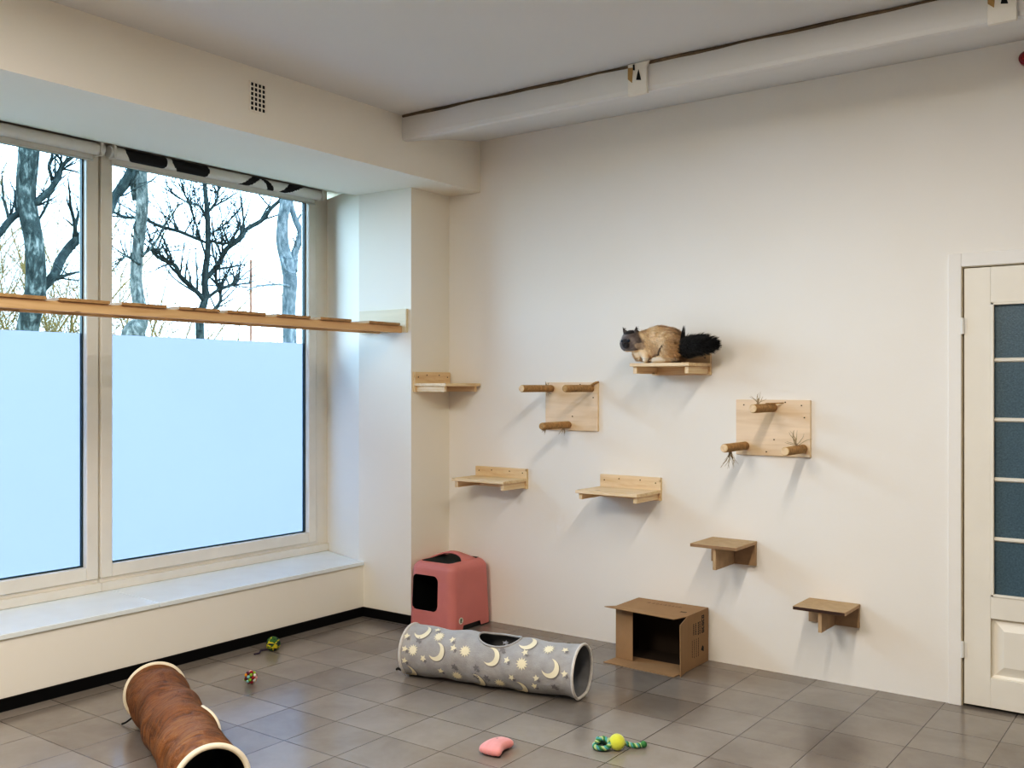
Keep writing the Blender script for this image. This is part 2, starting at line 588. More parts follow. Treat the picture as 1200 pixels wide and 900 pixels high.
# ------------------------------------------------------------------ door
t = thing('door_1', 'white panelled door with bluish obscured glass panes at the right edge', 'door', (0, WY, 0), kind='structure')
m = MB()
yl0, yl1 = -0.002, 0.038
gx0, gx1 = -0.888, -0.312
gz = [0.526, 1.884]
pz_ = [0.15, 0.425]
m.box((DX0 + 0.003, yl0, 0.012), (gx0, yl1, DZ - 0.001))
m.box((gx1, yl0, 0.012), (DX1 - 0.003, yl1, DZ - 0.001))
m.box((gx0, yl0, gz[1]), (gx1, yl1, DZ - 0.001))
m.box((gx0, yl0, pz_[1]), (gx1, yl1, gz[0]))
m.box((gx0, yl0, 0.012), (gx1, yl1, pz_[0]))
m.obj('door_leaf', M_door, t, bevel=0.002)
# raised lower panel
m = MB()
def raised(m, x0, x1, z0, z1, d):
    a = [(x0, 0.018, z0), (x1, 0.018, z0), (x1, 0.018, z1), (x0, 0.018, z1)]
    i1 = 0.012
    b = [(x0 + i1, 0.024, z0 + i1), (x1 - i1, 0.024, z0 + i1), (x1 - i1, 0.024, z1 - i1), (x0 + i1, 0.024, z1 - i1)]
    i2 = 0.055
    c = [(x0 + i2, 0.006, z0 + i2), (x1 - i2, 0.006, z0 + i2), (x1 - i2, 0.006, z1 - i2), (x0 + i2, 0.006, z1 - i2)]
    e = [(x0, 0.032, z0), (x1, 0.032, z0), (x1, 0.032, z1), (x0, 0.032, z1)]
    vs = e + a + b + c
    fs = []
    for s in range(3):
        for i in range(4):
            j = (i + 1) % 4
            fs.append((s * 4 + i, s * 4 + j, s * 4 + 4 + j, s * 4 + 4 + i))
    fs.append((12, 13, 14, 15)); fs.append((3, 2, 1, 0))
    m.add(vs, fs)
raised(m, gx0, gx1, pz_[0], pz_[1], 0)
m.obj('lower_panel', M_door, t)
# panes and glazing bars: 5 rows, 2 columns
gm, gnt, gb = new_mat('obscured_glass')
vv = coords(gnt)
ff = noise(gnt, vv, 120, 4, 0.7)
rr_ = ramp(gnt, [(0.3, (0.050, 0.092, 0.125)), (0.7, (0.105, 0.175, 0.225))])
gnt.links.new(ff, rr_.inputs['Fac']); gnt.links.new(rr_.outputs['Color'], gb.inputs['Base Color'])
gb.inputs['Roughness'].default_value = 0.35
bump(gnt, gb, noise(gnt, vv, 160, 2), 0.5, 0.002)
rows, cols = 5, 2
bw = 0.020
pw = (gx1 - gx0 - bw * (cols - 1)) / cols
ph = (gz[1] - gz[0] - bw * (rows - 1)) / rows
for c in range(cols):
    for r in range(rows):
        x0 = gx0 + c * (pw + bw); z0 = gz[0] + r * (ph + bw)
        MB().box((x0 - 0.004, 0.016, z0 - 0.004), (x0 + pw + 0.004, 0.020, z0 + ph + 0.004)).obj('glass_pane', gm, t)
m = MB()
for r in range(1, rows):
    z0 = gz[0] + r * (ph + bw) - bw
    m.prism([(0.030, z0), (0.012, z0), (0.004, z0 + bw / 2 - 0.004), (0.004, z0 + bw / 2 + 0.004), (0.012, z0 + bw), (0.030, z0 + bw)], gx0, gx1, 'x')
for c in range(1, cols):
    x0 = gx0 + c * (pw + bw) - bw
    m.box((x0, 0.005, gz[0]), (x0 + bw, 0.03, gz[1]))
m.obj('glazing_bars', M_door, t)
m = MB()
ring(m, 0, 1, 0, 1, .1, .1, .1, .1, 0, .01) if False else None
for (x0, x1, z0, z1) in ((gx0, gx0 + 0.014, gz[0], gz[1]), (gx1 - 0.014, gx1, gz[0], gz[1]), (gx0, gx1, gz[1] - 0.012, gz[1]), (gx0, gx1, gz[0], gz[0] + 0.012)):
    m.box((x0, -0.006, z0), (x1, 0.016, z1))
m.obj('glazing_bead', M_door, t, bevel=0.003)
m = MB()
cwid = 0.058
m.box((DX0 - 0.012 - cwid + 0.005, -0.012, 0), (DX0 - 0.007, 0.0, DZ + 0.012 + cwid))
m.box((DX1 + 0.007, -0.012, 0), (DX1 + 0.012 + cwid, 0.0, DZ + 0.012 + cwid))
m.box((DX0 - 0.0069, -0.012, DZ + 0.007), (DX1 + 0.0069, 0.0, DZ + 0.012 + cwid))
m.obj('casing', M_wall, t, bevel=0.003)
m = MB()
m.box((DX0 - 0.0115, 0.0, 0), (DX0 - 0.003, 0.1, DZ + 0.011)); m.box((DX1 + 0.003, 0.0, 0), (DX1 + 0.0115, 0.1, DZ + 0.011)); m.box((DX0 - 0.003, 0.0, DZ + 0.003), (DX1 + 0.003, 0.1, DZ + 0.011))
m.box((DX0 - 0.003, 0.040, 0), (DX0 + 0.03, 0.06, DZ)); m.box((DX1 - 0.03, 0.040, 0), (DX1 + 0.003, 0.06, DZ)); m.box((DX0 + 0.03, 0.040, DZ - 0.03), (DX1 - 0.03, 0.06, DZ + 0.003))
m.obj('door_jamb', plain('jamb_paint', (0.62, 0.56, 0.44), 0.5), t)
for z in (0.265, 1.78):
    m = MB(); m.tube([(DX0 - 0.002, -0.008, z - 0.038), (DX0 - 0.002, -0.008, z + 0.038)], 0.008, 12)
    m.box((DX0 - 0.004, -0.004, z - 0.035), (DX0 + 0.016, -0.001, z + 0.035))
    m.obj('hinge', M_white, t, smooth=False)
m = MB()
m.tube([(DX1 - 0.06, -0.003, 1.02), (DX1 - 0.06, -0.045, 1.02), (DX1 - 0.075, -0.052, 1.02), (DX1 - 0.17, -0.052, 1.02)], 0.009, 10)
m.tube([(DX1 - 0.06, -0.0, 1.02), (DX1 - 0.06, -0.008, 1.02)], 0.025, 20)
m.obj('door_handle', plain('brushed_steel', (0.5, 0.5, 0.5), 0.3, metal=1.0), t, smooth=True)

m = MB()  # dark enclosure added behind the door to keep sky light from leaking in
m.box((-1.5, WY + 1.2, 0), (0.3, WY + 1.3, 2.6)); m.box((-1.5, WY + 0.15, 0), (-1.4, WY + 1.2, 2.6)); m.box((0.2, WY + 0.15, 0), (0.3, WY + 1.2, 2.6))
m.box((-1.5, WY + 0.15, 2.6), (0.3, WY + 1.3, 2.7)); m.box((-1.5, WY + 0.15, -0.1), (0.3, WY + 1.3, 0))
S(m.obj('wall_light_block', plain('light_block_dark', (0.25, 0.24, 0.22), 0.8)), 'dark box added behind the door to stop light leaks', 'wall')

# ------------------------------------------------------------------ pine shelves
PINE = dict(base=(0.78, 0.61, 0.41), dark=(0.62, 0.42, 0.23))
M_pineX = wood('pine_along_x', PINE['base'], PINE['dark'], 0)
M_pineY = wood('pine_along_y', PINE['base'], PINE['dark'], 1)
M_screw = plain('screw_head', (0.05, 0.04, 0.035), 0.4, metal=0.6)

def screws(parent, pts, axis='y', r=0.0035, d=0.003):
    for p in pts:
        a = Vector(p)
        b = a + (Vector((0, -d, 0)) if axis == 'y' else Vector((d, 0, 0)))
        MB().tube([a, b], r, 10).obj('screw', M_screw, parent)

def pine_shelf(label, x0, x1, ztop, plate0, plate1, depth, brk, loc=None, rz=0.0, group='pine cat shelves on the wall'):
    """local frame: x along the wall, -y out of the wall, z=0 at the shelf top"""
    w_ = x1 - x0
    if loc is None:
        loc = ((x0 + x1) / 2, WY + 0.001, ztop)
    t = thing('cat_shelf', label, 'shelf', loc, rz, group)
    h = w_ / 2
    z0, z1 = plate0 - ztop, plate1 - ztop
    MB().box((-h, -0.020, z0), (h, 0.0, z1)).obj('back_plate', M_pineX, t, bevel=0.0015)
    MB().box((-h, -depth, -0.018), (h, -0.0205, 0)).obj('shelf_board', M_pineX, t, bevel=0.002)
    zb = brk - ztop
    for s in (-1, 1):
        xa = s * (h - 0.012); xb = s * (h - 0.034)
        MB().box((xa, -depth + 0.02, zb), (xb, -0.0205, -0.0185)).obj('bracket', M_pineY, t, bevel=0.0015)
    zs = (z1 + 0.0) * 0.55 + 0.0
    screws(t, [(-h + 0.03, -0.0195, zs), (h - 0.03, -0.0195, zs), (-h * 0.35, -0.0195, z1 - 0.02), (h * 0.35, -0.0195, z1 - 0.02)])
    return t

pine_shelf('pine wall shelf the long-haired cat crouches on', -2.632, -2.278, 1.622, 1.558, 1.678, 0.28, 1.565)
pine_shelf('empty pine shelf above and right of the pink litter box', -3.905, -3.503, 0.926, 0.862, 0.985, 0.26, 0.868)
pine_shelf('empty pine shelf low on the wall between pink litter box and cardboard box', -2.975, -2.580, 0.912, 0.852, 0.982, 0.29, 0.860)
pine_shelf('small empty pine shelf fixed to the corner pillar', 0, 0.345, 1.515, 1.462, 1.587, 0.27, 1.462, loc=(PX, 4.772, 1.515), rz=pi / 2)

# ------------------------------------------------------------------ fibreboard shelves
M_mdf = plain('fibreboard', (0.47, 0.34, 0.22), 0.7, 0.1, 20, 0.05, 200)
M_mdf_edge = plain('fibreboard_edge', (0.30, 0.20, 0.12), 0.8, 0.1)
M_worn = plain('worn_dark_edge', (0.06, 0.03, 0.018), 0.7, 0.3, 30)
def mdf_shelf(label, x0, x1, ztop, depth, plate_h, worn):
    h = (x1 - x0) / 2
    t = thing('cat_step', label, 'shelf', ((x0 + x1) / 2, WY + 0.001, ztop), group='fibreboard cat steps on the wall')
    MB().box((-h, -depth, -0.018), (h, -0.0005, 0)).obj('step_board', M_mdf, t, bevel=0.003)
    e = MB().box((-h + 0.003, -depth - 0.0012, -0.016), (h - 0.003, -depth + 0.001, -0.002)).obj('front_edge', M_worn if worn else M_mdf_edge, t)
    if worn: e['label'] = 'dark worn front edge'
    MB().box((-h + 0.002, -0.018, -plate_h), (h - 0.002, 0, -0.0185)).obj('back_plate', M_mdf, t, bevel=0.0015)
    MB().box((-0.009, -depth + 0.02, -plate_h), (0.009, -0.0185, -0.0185)).obj('support_fin', M_mdf, t, bevel=0.0015)
    return t
mdf_shelf('plain fibreboard step on the wall above the right end of the cardboard box', -2.275, -2.018, 0.677, 0.275, 0.130, False)
mdf_shelf('lowest fibreboard step with dark worn front edge, nearest the door', -1.738, -1.480, 0.414, 0.240, 0.118, True)

# ------------------------------------------------------------------ pegboards with rope-wrapped pegs
M_board = wood('pine_board', (0.80, 0.63, 0.46), (0.69, 0.51, 0.34), 0, grain=6, knots=False)
M_rope = plain('sisal_rope', (0.42, 0.27, 0.13), 0.95, 0.25, 60, 0.5, 300)
M_fray = plain('frayed_sisal', (0.36, 0.29, 0.20), 0.95, 0.2)
M_end = wood('peg_end_wood', (0.72, 0.55, 0.36), (0.55, 0.36, 0.2), 1, grain=14, knots=False)
def wisps(parent, c, n, direction, ln, spread, seed):
    rnd = random.Random(seed)
    m = MB()
    for i in range(n):
        d = Vector(direction) + Vector((rnd.uniform(-1, 1), rnd.uniform(-.6, .6), rnd.uniform(-.5, .5))) * spread
        L = ln * rnd.uniform(.6, 1.1)
        p = Vector(c) + Vector((rnd.uniform(-.006, .006), rnd.uniform(-.006, .006), 0))
        pts = [p]
        for k in range(4):
            d = (d + Vector((rnd.uniform(-.4, .4), rnd.uniform(-.3, .3), rnd.uniform(-.3, .3)))).normalized()
            p = p + d * L / 4
            pts.append(p)
        m.tube(pts, [0.0017, 0.0016, 0.0014, 0.0011, 0.0006], 4)
    m.obj('frayed_end', M_fray, parent)
def peg(board, x, z, L, r, capped, y0=-0.018):
    """lathe along -y with rope ridges"""
    nr = 26
    pts, rad = [], []
    for i in range(nr * 4 + 1):
        s = i / (nr * 4)
        pts.append((x, y0 - 0.0005 - s * (L - 0.004), z))
        rad.append(r * (0.93 + 0.07 * abs(sin(pi * s * nr))))
    m = MB(); m.tube(pts, rad, 20)
    p = m.obj('peg', M_rope, board, smooth=True)
    e = MB().tube([(x, y0 - L + 0.004, z), (x, y0 - L, z), (x, y0 - L - 0.002, z)], [r * 0.90, r * 0.88, r * 0.80], 20)
    eo = e.obj('peg_end', M_end if not capped else M_rope, p)
    eo['label'] = 'rope-covered peg tip' if capped else 'pale bare wood peg tip'
    return p
def pegboard(label, x0, x1, z0, z1, pegs):
    cx, cz = (x0 + x1) / 2, (z0 + z1) / 2
    t = thing('climbing_board', label, 'climbing board', (cx, WY + 0.001, cz), group='climbing boards with rope pegs')
    MB().box((x0 - cx, -0.018, z0 - cz), (x1 - cx, 0, z1 - cz)).obj('backing_board', M_board, t, bevel=0.002)
    out = []
    for (x, z, L, r, cap) in pegs:
        out.append(peg(t, x - cx, z - cz, L, r, cap))
    hw, hh = (x1 - x0) / 2, (z1 - z0) / 2
    screws(t, [(-hw + 0.045, -0.0175, hh - 0.028), (hw - 0.045, -0.0175, hh - 0.028), (-hw * 0.35, -0.0175, -hh + 0.06) if False else (-hw + 0.17, -0.0175, -hh + 0.02), (hw - 0.03, -0.0175, hh - 0.09), (0.01, -0.0175, -hh + 0.085), (hw * 0.35, -0.0175, hh - 0.012)])
    return t, out, cx, cz

t, pg, cx, cz = pegboard('pine climbing board with rope pegs, left of the cat', -3.363, -2.992, 1.232, 1.520,
    [(-3.318, 1.483, 0.315, 0.0215, False), (-3.035, 1.484, 0.285, 0.0215, True), (-3.195, 1.266, 0.285, 0.0215, True)])
wisps(pg[0], (-3.318 - cx, -0.07, 1.503 - cz), 7, (0.1, -.2, .5), 0.03, .8, 1)
wisps(pg[0], (-3.318 - cx, -0.06, 1.463 - cz), 5, (-.1, -.2, -.8), 0.03, .7, 2)
wisps(pg[2], (-3.195 - cx, -0.27, 1.246 - cz), 6, (-.3, -.2, -.6), 0.035, .6, 3)
wisps(pg[2], (-3.195 - cx, -0.07, 1.246 - cz), 7, (-.1, -.2, -.9), 0.045, .6, 4)
m = MB(); m.tube([(-3.035 - cx, -0.03, 1.492 - cz), (-3.02 - cx, -0.035, 1.505 - cz), (-2.998 - cx, -0.03, 1.518 - cz), (-2.990 - cx, -0.012, 1.522 - cz)], [0.008, 0.008, 0.007, 0.006], 8)
m.obj('rope_tail', M_rope, pg[1], smooth=True)
t, pg, cx, cz = pegboard('pine climbing board with rope pegs, between the cat and the door', -2.130, -1.727, 1.133, 1.426,
    [(-1.922, 1.385, 0.275, 0.0225, False), (-2.076, 1.181, 0.275, 0.0225, False), (-1.762, 1.176, 0.26, 0.0225, False)])
wisps(pg[0], (-1.922 - cx, -0.23, 1.405 - cz), 12, (0.1, -.1, .8), 0.062, .9, 5)
m = MB(); m.tube([(-1.922 - cx, -0.12, 1.408 - cz), (-1.90 - cx, -0.06, 1.408 - cz), (-1.865 - cx, -0.022, 1.411 - cz)], [0.004, 0.004, 0.003], 6)
m.obj('rope_tail', M_rope, pg[0])
wisps(pg[1], (-2.076 - cx, -0.215, 1.162 - cz), 14, (0.0, 0, -1), 0.10, .35, 6)
wisps(pg[2], (-1.762 - cx, -0.12, 1.197 - cz), 13, (-.05, 0, .8), 0.085, .75, 7)

# ------------------------------------------------------------------ elevated walkway before the window
M_rail = wood('rail_pine', (0.70, 0.47, 0.27), (0.56, 0.34, 0.17), 1, grain=8)
M_tread = wood('tread_pine', (0.44, 0.28, 0.14), (0.30, 0.18, 0.08), 0, grain=8)
t = thing('cat_walkway', 'long pine cat walkway of rails and treads across both windows', 'cat walkway', (-4.30, 4.585, 1.83))
oy, ox, oz = 4.585, -4.30, 1.83
def bx(x0, x1, y0, y1, z0, z1, name, mat):
    return MB().box((x0 - ox, y0 - oy, z0 - oz), (x1 - ox, y1 - oy, z1 - oz)).obj(name, mat, t, bevel=0.0015)
bx(-4.222, -4.200, 1.152, 4.564, 1.832, 1.8765, 'rail', M_rail)
bx(-4.410, -4.388, 1.152, 4.564, 1.832, 1.8765, 'rail', M_rail)
def wyu(u):
    k = (u - 600) / F
    return 4.185 * (FY + RY * k) / -(FX + RX * k)
tr = [(-70, -14), (0 - 6, 55), (69, 129), (143, 196), (210, 258), (267, 312), (325, 364), (376, 412), (433, 469)]
for a, b in tr:
    ya, yb = wyu(a), wyu(b)
    bx(-4.425, -4.185, ya, min(yb, 4.563), 1.877, 1.8925, 'tread', M_tread)
for ya in (1.18, 1.50):
    bx(-4.425, -4.185, ya, ya + 0.2, 1.877, 1.8925, 'tread', M_tread)
M_plate = wood('plate_pine', (0.74, 0.66, 0.50), (0.66, 0.56, 0.40), 0, grain=6, knots=False)
bx(-4.575, -4.165, 4.565, 4.585, 1.835, 1.984, 'wall_plate', M_plate)
bx(-4.575, -4.165, 1.15, 1.1515, 1.835, 1.984, 'wall_plate', M_plate)

# ------------------------------------------------------------------ cardboard box
M_card = plain('cardboard', (0.36, 0.235, 0.13), 0.85, 0.08, 6, 0.08, 120)
M_card_shade = plain('cardboard_inside_shade', (0.045, 0.026, 0.014), 0.9, 0.08, 6)  # cardboard darkened to paint in the shade inside the box
M_ink = plain('black_ink', (0.02, 0.016, 0.012), 0.8)
bx0, bx1, by0, by1, bz = -2.722, -2.292, 4.69, 4.945, 0.290
t = thing('cardboard_box', 'open cardboard box lying on its side against the wall', 'box', ((bx0 + bx1) / 2, 4.82, 0))
oc = Vector(((bx0 + bx1) / 2, 4.82, 0))
th = 0.004
def cb(x0, x1, y0, y1, z0, z1, name, mats=None):
    return MB().box((x0 - oc.x, y0 - oc.y, z0), (x1 - oc.x, y1 - oc.y, z1)).obj(name, mats or M_card, t)
m = MB()
def LB(x0, x1, y0, y1, z0, z1): m.box((x0 - oc.x, y0 - oc.y, z0), (x1 - oc.x, y1 - oc.y, z1))
LB(bx0, bx1, by1 - th, by1, 0.001, bz)
LB(bx0, bx1, by0, by1 - th, bz - th, bz)
LB(bx0, bx1, by0, by1 - th, 0.001, 0.001 + th)
LB(bx0, bx0 + th, by0, by1 - th, 0.001 + th, bz - th)
LB(bx1 - th, bx1, by0, by1 - th, 0.001 + th, bz - th)
carton = m
# flaps
def flap(name, pts, nrm):
    q = MB()
    a = [Vector(p) - oc for p in pts]; n = Vector(nrm) * th
    b = [p + n for p in a]
    k = len(a)
    fs = [list(range(k)), list(range(2 * k - 1, k - 1, -1))] + [(i, k + i, k + (i + 1) % k, (i + 1) % k) for i in range(k)]
    q.add(a + b, fs)
    return q.obj(name, M_card, t, recalc=True)
flap('top_flap', [(bx0, by0, bz - th), (bx1, by0, bz - th), (bx1 - 0.035, 4.600, bz - 0.006), (bx0 - 0.03, 4.615, bz + 0.002)], (0, 0, 1))
flap('bottom_flap', [(bx0, by0, 0.001), (bx1, by0, 0.001), (bx1 - 0.01, 4.552, 0.001), (bx0 - 0.012, 4.575, 0.001)], (0, 0, 1))
flap('left_flap', [(bx0, by0, 0.006), (bx0 + 0.112, by0 - 0.012, 0.006), (bx0 + 0.112, by0 - 0.012, bz - 0.008), (bx0, by0, bz - 0.006)], (0, -1, 0))
flap('right_flap', [(bx1, by0, 0.004), (bx1, by0, bz - 0.003), (bx1 + 0.020, 4.566, bz - 0.020), (bx1 + 0.022, 4.566, 0.004)], (-1, 0, 0))
# printing on the right side (blocky unreadable lettering, turned on its side) and on top
m = carton
rnd = random.Random(3)
xs = bx1 + 0.0006 - oc.x
def mk(y0, y1, z0, z1): m.box((xs - 0.0005, y0 - oc.y, z0), (xs + 0.0003, y1 - oc.y, z1), 1)
z = 0.262
for i in range(5):
    hgt = 0.016
    mk(4.862, 4.868, z - hgt, z); mk(4.884, 4.890, z - hgt, z)
    if i % 2 == 0: mk(4.868, 4.884, z - 0.005, z)
    mk(4.868, 4.884, z - hgt, z - hgt + 0.005)
    z -= 0.0195
for yy in (4.76, 4.785, 4.815, 4.835):
    z = 0.235
    while z > 0.175:
        l = rnd.uniform(0.004, 0.012)
        mk(yy, yy + 0.008, z - l, z); z -= l + 0.003
for yy in (4.745, 4.77, 4.795, 4.82):
    z = 0.150
    while z > 0.06:
        l = rnd.uniform(0.004, 0.01)
        mk(yy, yy + 0.003, z - l, z); z -= l + 0.004
m.prism([(4.855 - oc.y, 0.078), (4.885 - oc.y, 0.066), (4.885 - oc.y, 0.090), (4.870 - oc.y, 0.100)], xs - 0.0005, xs + 0.0003, 'x', 1)
zt = bz + 0.0002
m2 = carton
x = -2.62
for i in range(9):
    l = rnd.uniform(0.01, 0.025)
    m2.box((x - oc.x, 4.852 - oc.y, zt), (x + l - oc.x, 4.857 - oc.y, zt + 0.0003), 2)
    m2.box((x - oc.x, 4.872 - oc.y, zt), (x + l * .6 - oc.x, 4.874 - oc.y, zt + 0.0003), 2)
    x += l + 0.006
M_ink2 = plain('faded_ink', (0.14, 0.09, 0.05), 0.8)
m2.box((-2.37 - oc.x, 4.755 - oc.y, zt), (-2.335 - oc.x, 4.775 - oc.y, zt + 0.0003), 2)
e = th + 0.0006  # inner sheets carrying the painted interior shade
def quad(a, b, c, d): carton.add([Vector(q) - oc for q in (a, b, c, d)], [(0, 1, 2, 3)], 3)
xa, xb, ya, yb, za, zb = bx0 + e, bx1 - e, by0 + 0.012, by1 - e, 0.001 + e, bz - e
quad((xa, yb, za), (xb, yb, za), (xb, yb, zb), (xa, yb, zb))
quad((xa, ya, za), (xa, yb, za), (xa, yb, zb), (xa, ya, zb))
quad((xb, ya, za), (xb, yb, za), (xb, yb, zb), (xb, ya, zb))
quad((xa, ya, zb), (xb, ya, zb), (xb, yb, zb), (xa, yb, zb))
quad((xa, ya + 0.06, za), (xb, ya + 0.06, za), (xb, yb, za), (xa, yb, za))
carton.obj('carton', [M_card, M_ink, M_ink2, M_card_shade], t)

# ------------------------------------------------------------------ pink litter box
M_pink = plain('pink_plastic', (0.62, 0.25, 0.235), 0.5, 0.05, 5, 0.06, 260)
M_dark = plain('black_plastic', (0.010, 0.012, 0.011), 0.45)
M_grn = plain('dark_green_lid', (0.014, 0.026, 0.022), 0.5)
t = thing('litter_box', 'pink closed litter box with dark square entrance beside the corner pillar', 'litter box', (-3.952, 4.742, 0), rz=radians(0.5))
def rrect(hx, hy, r, n=8):
    p = []
    for (sx, sy, a0) in ((1, 1, 0), (-1, 1, 90), (-1, -1, 180), (1, -1, 270)):
        for i in range(n + 1):
            a = radians(a0 + 90 * i / n)
            p.append((sx * (hx - r) + r * cos(a), sy * (hy - r) + r * sin(a)))
    return p
def loft(levels, mi=0):
    m = MB()
    n = len(levels[0][1])
    vs = []
    for z, prof_ in levels:
        vs += [(x, y, z) for x, y in prof_]
    fs = [list(range(n - 1, -1, -1))]
    for j in range(len(levels) - 1):
        for i in range(n):
            q = (i + 1) % n
            fs.append((j * n + i, j * n + q, (j + 1) * n + q, (j + 1) * n + i))
    fs.append([(len(levels) - 1) * n + i for i in range(n)])
    m.add(vs, fs, mi)
    return m
HX, HY, HT = 0.181, 0.200, 0.415
def shell_levels(off, top, z0):
    L = []
    R = 0.055
    zs = [z0, 0.1, 0.2, 0.3, top - R]
    def half(z):
        k = 1 - 0.075 * z / 0.4
        return HX * k - off, HY * k - off
    for z in zs:
        hx, hy = half(z); L.append((z, rrect(hx, hy, 0.05 - off * 0.5)))
    for i in range(1, 7):
        a = radians(90 * i / 6)
        z = top - R + R * sin(a)
        hx, hy = half(top - R); d = R * (1 - cos(a))
        L.append((z, rrect(hx - d, hy - d, max(0.02, 0.05 - off * 0.5 - d * 0.4))))
    return L
outer = loft(shell_levels(0, HT, 0.008)).obj('shell', M_pink, t)
inner = loft(shell_levels(0.006, HT - 0.008, -0.02)).obj('cut_a', M_dark)
door = MB(); dp = [(x * 1.0, z) for x, z in rrect(0.104, 0.108, 0.038)]
door.prism([(x - 0.047, z + 0.225) for x, z in dp], -0.30, -0.10, 'y')
door = door.obj('cut_b', M_pink)
notch = MB(); notch.prism([(-0.115, -0.02), (-0.09, 0.036), (0.075, 0.036), (0.10, -0.02)], -0.3, 0.3, 'x')
notch = notch.obj('cut_c', M_pink)
topc = loft([(HT - 0.004, rrect(0.120, 0.148, 0.03)), (HT + 0.05, rrect(0.120, 0.148, 0.03))]).obj('cut_d', M_dark)
for c in (inner, door, notch):
    c.matrix_world = t.matrix_world if False else Matrix.Translation(t.location) @ Matrix.Rotation(radians(0.5), 4, 'Z')
topc.matrix_world = Matrix.Translation(t.location) @ Matrix.Rotation(radians(0.5), 4, 'Z')
bpy.context.view_layer.update()
for c in (inner, door, notch, topc):
    md = outer.modifiers.new('b', 'BOOLEAN'); md.operation = 'DIFFERENCE'; md.solver = 'EXACT'; md.object = c
bake(outer, (inner, door, notch, topc))
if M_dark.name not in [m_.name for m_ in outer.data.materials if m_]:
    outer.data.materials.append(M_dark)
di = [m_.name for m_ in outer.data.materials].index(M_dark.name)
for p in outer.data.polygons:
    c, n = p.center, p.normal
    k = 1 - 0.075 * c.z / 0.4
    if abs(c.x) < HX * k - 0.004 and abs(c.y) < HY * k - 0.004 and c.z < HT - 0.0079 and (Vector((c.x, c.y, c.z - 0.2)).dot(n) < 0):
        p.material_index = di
loft([(0.0, rrect(0.160, 0.190, 0.045)), (0.012, rrect(0.168, 0.198, 0.05)), (0.075, rrect(0.158, 0.188, 0.045))]).obj('base_tray', M_dark, t)
# dark sunken top with an arched handle across it
MB().add([(x, y, HT - 0.0035) for x, y in rrect(0.1195, 0.1475, 0.03)], [list(range(36))]).obj('top_grid', M_grn, t)
m = MB()
for i in range(15):
    yy = -0.138 + i * 0.0197
    m.box((-0.112, yy, HT - 0.0034), (0.112, yy + 0.008, HT - 0.0005))
m.obj('top_ribs', M_grn, t)
m = MB()
nH = 28
vs, fs = [], []
for i in range(nH + 1):
    s = -1 + 2 * i / nH
    x = s * 0.128
    z = HT - 0.002 + 0.040 * (cos(s * pi / 2)) ** 0.8
    wdt = 0.026 + 0.055 * abs(s) ** 3
    for (yy, dz) in ((-wdt, -0.004), (-wdt * 0.85, 0.002), (wdt * 0.85, 0.002), (wdt, -0.004), (wdt * .8, -0.011), (-wdt * .8, -0.011)):
        vs.append((x, yy + 0.03, z + dz))
for i in range(nH):
    for k in range(6):
        q = (k + 1) % 6
        fs.append((i * 6 + k, i * 6 + q, (i + 1) * 6 + q, (i + 1) * 6 + k))
fs += [[5, 4, 3, 2, 1, 0], [nH * 6 + k for k in range(6)]]
m.add(vs, fs)
m.obj('handle', M_pink, t, smooth=True, recalc=True)
# round white sticker with a green mark
sx = HX * (1 - 0.075 * 0.075 / 0.4) - 0.0012
m = MB(); m.tube([(sx, -0.115, 0.068), (sx + 0.0024, -0.115, 0.068)], 0.021, 28)
st = m.obj('sticker', plain('sticker_white', (0.75, 0.72, 0.65), 0.5), t)
m = MB()
def gl(y0, y1, z0, z1): m.box((sx + 0.0022, -0.115 + y0, 0.068 + z0), (sx + 0.0032, -0.115 + y1, 0.068 + z1))
gl(-0.007, -0.002, -0.012, 0.012); gl(-0.002, 0.006, 0.007, 0.012); gl(0.004, 0.008, 0.001, 0.010); gl(-0.002, 0.005, -0.001, 0.003)
m.prism([(-0.115 + 0.003, 0.068 - 0.004), (-0.115 + 0.008, 0.068 - 0.012), (-0.115 + 0.003, 0.068 - 0.012), (-0.115 - 0.001, 0.068 - 0.003)], sx + 0.0022, sx + 0.0032, 'x')
m.obj('green_mark', plain('logo_green', (0.03, 0.11, 0.04), 0.5), st)

# ------------------------------------------------------------------ fabric tunnels
def tunnel_surface(R, L, wr, seed, sag=0.0, flat=0.9):
    rnd = random.Random(seed)
    waves = []
    for i in range(14):
        waves.append((rnd.uniform(8, 34), rnd.choice((1, 2, 3, -1, -2, -3)), rnd.uniform(0, 6.28), rnd.uniform(.3, 1)))
    def f(s, th, off=0.0):
        # th: 0 = +y side, 90deg = top
        endk = min(1, min(s, L - s) / 0.05)
        d = sum(a * sin(k * s + n * th + p + 1.3 * sin(3 * s + th)) for k, n, p, a in waves) / 4.0
        d *= wr * max(0, endk)
        coil = 0.004 * (0.5 + 0.5 * cos(2 * pi * s / 0.17 + th * 0.35)) * endk if wr else 0
        r = R + d - 0.004 * endk + coil + off
        y, z = r * cos(th), r * sin(th)
        low = -R * flat
        if z < low + 0.012:
            z = low + (z - low) * 0.25 if z < low else z
        z = max(z, -R + 0.003 + (0.0 if off >= 0 else -off))
        z -= sag * sin(pi * s / L)
        return Vector((s - L / 2, y, z + R))
    return f

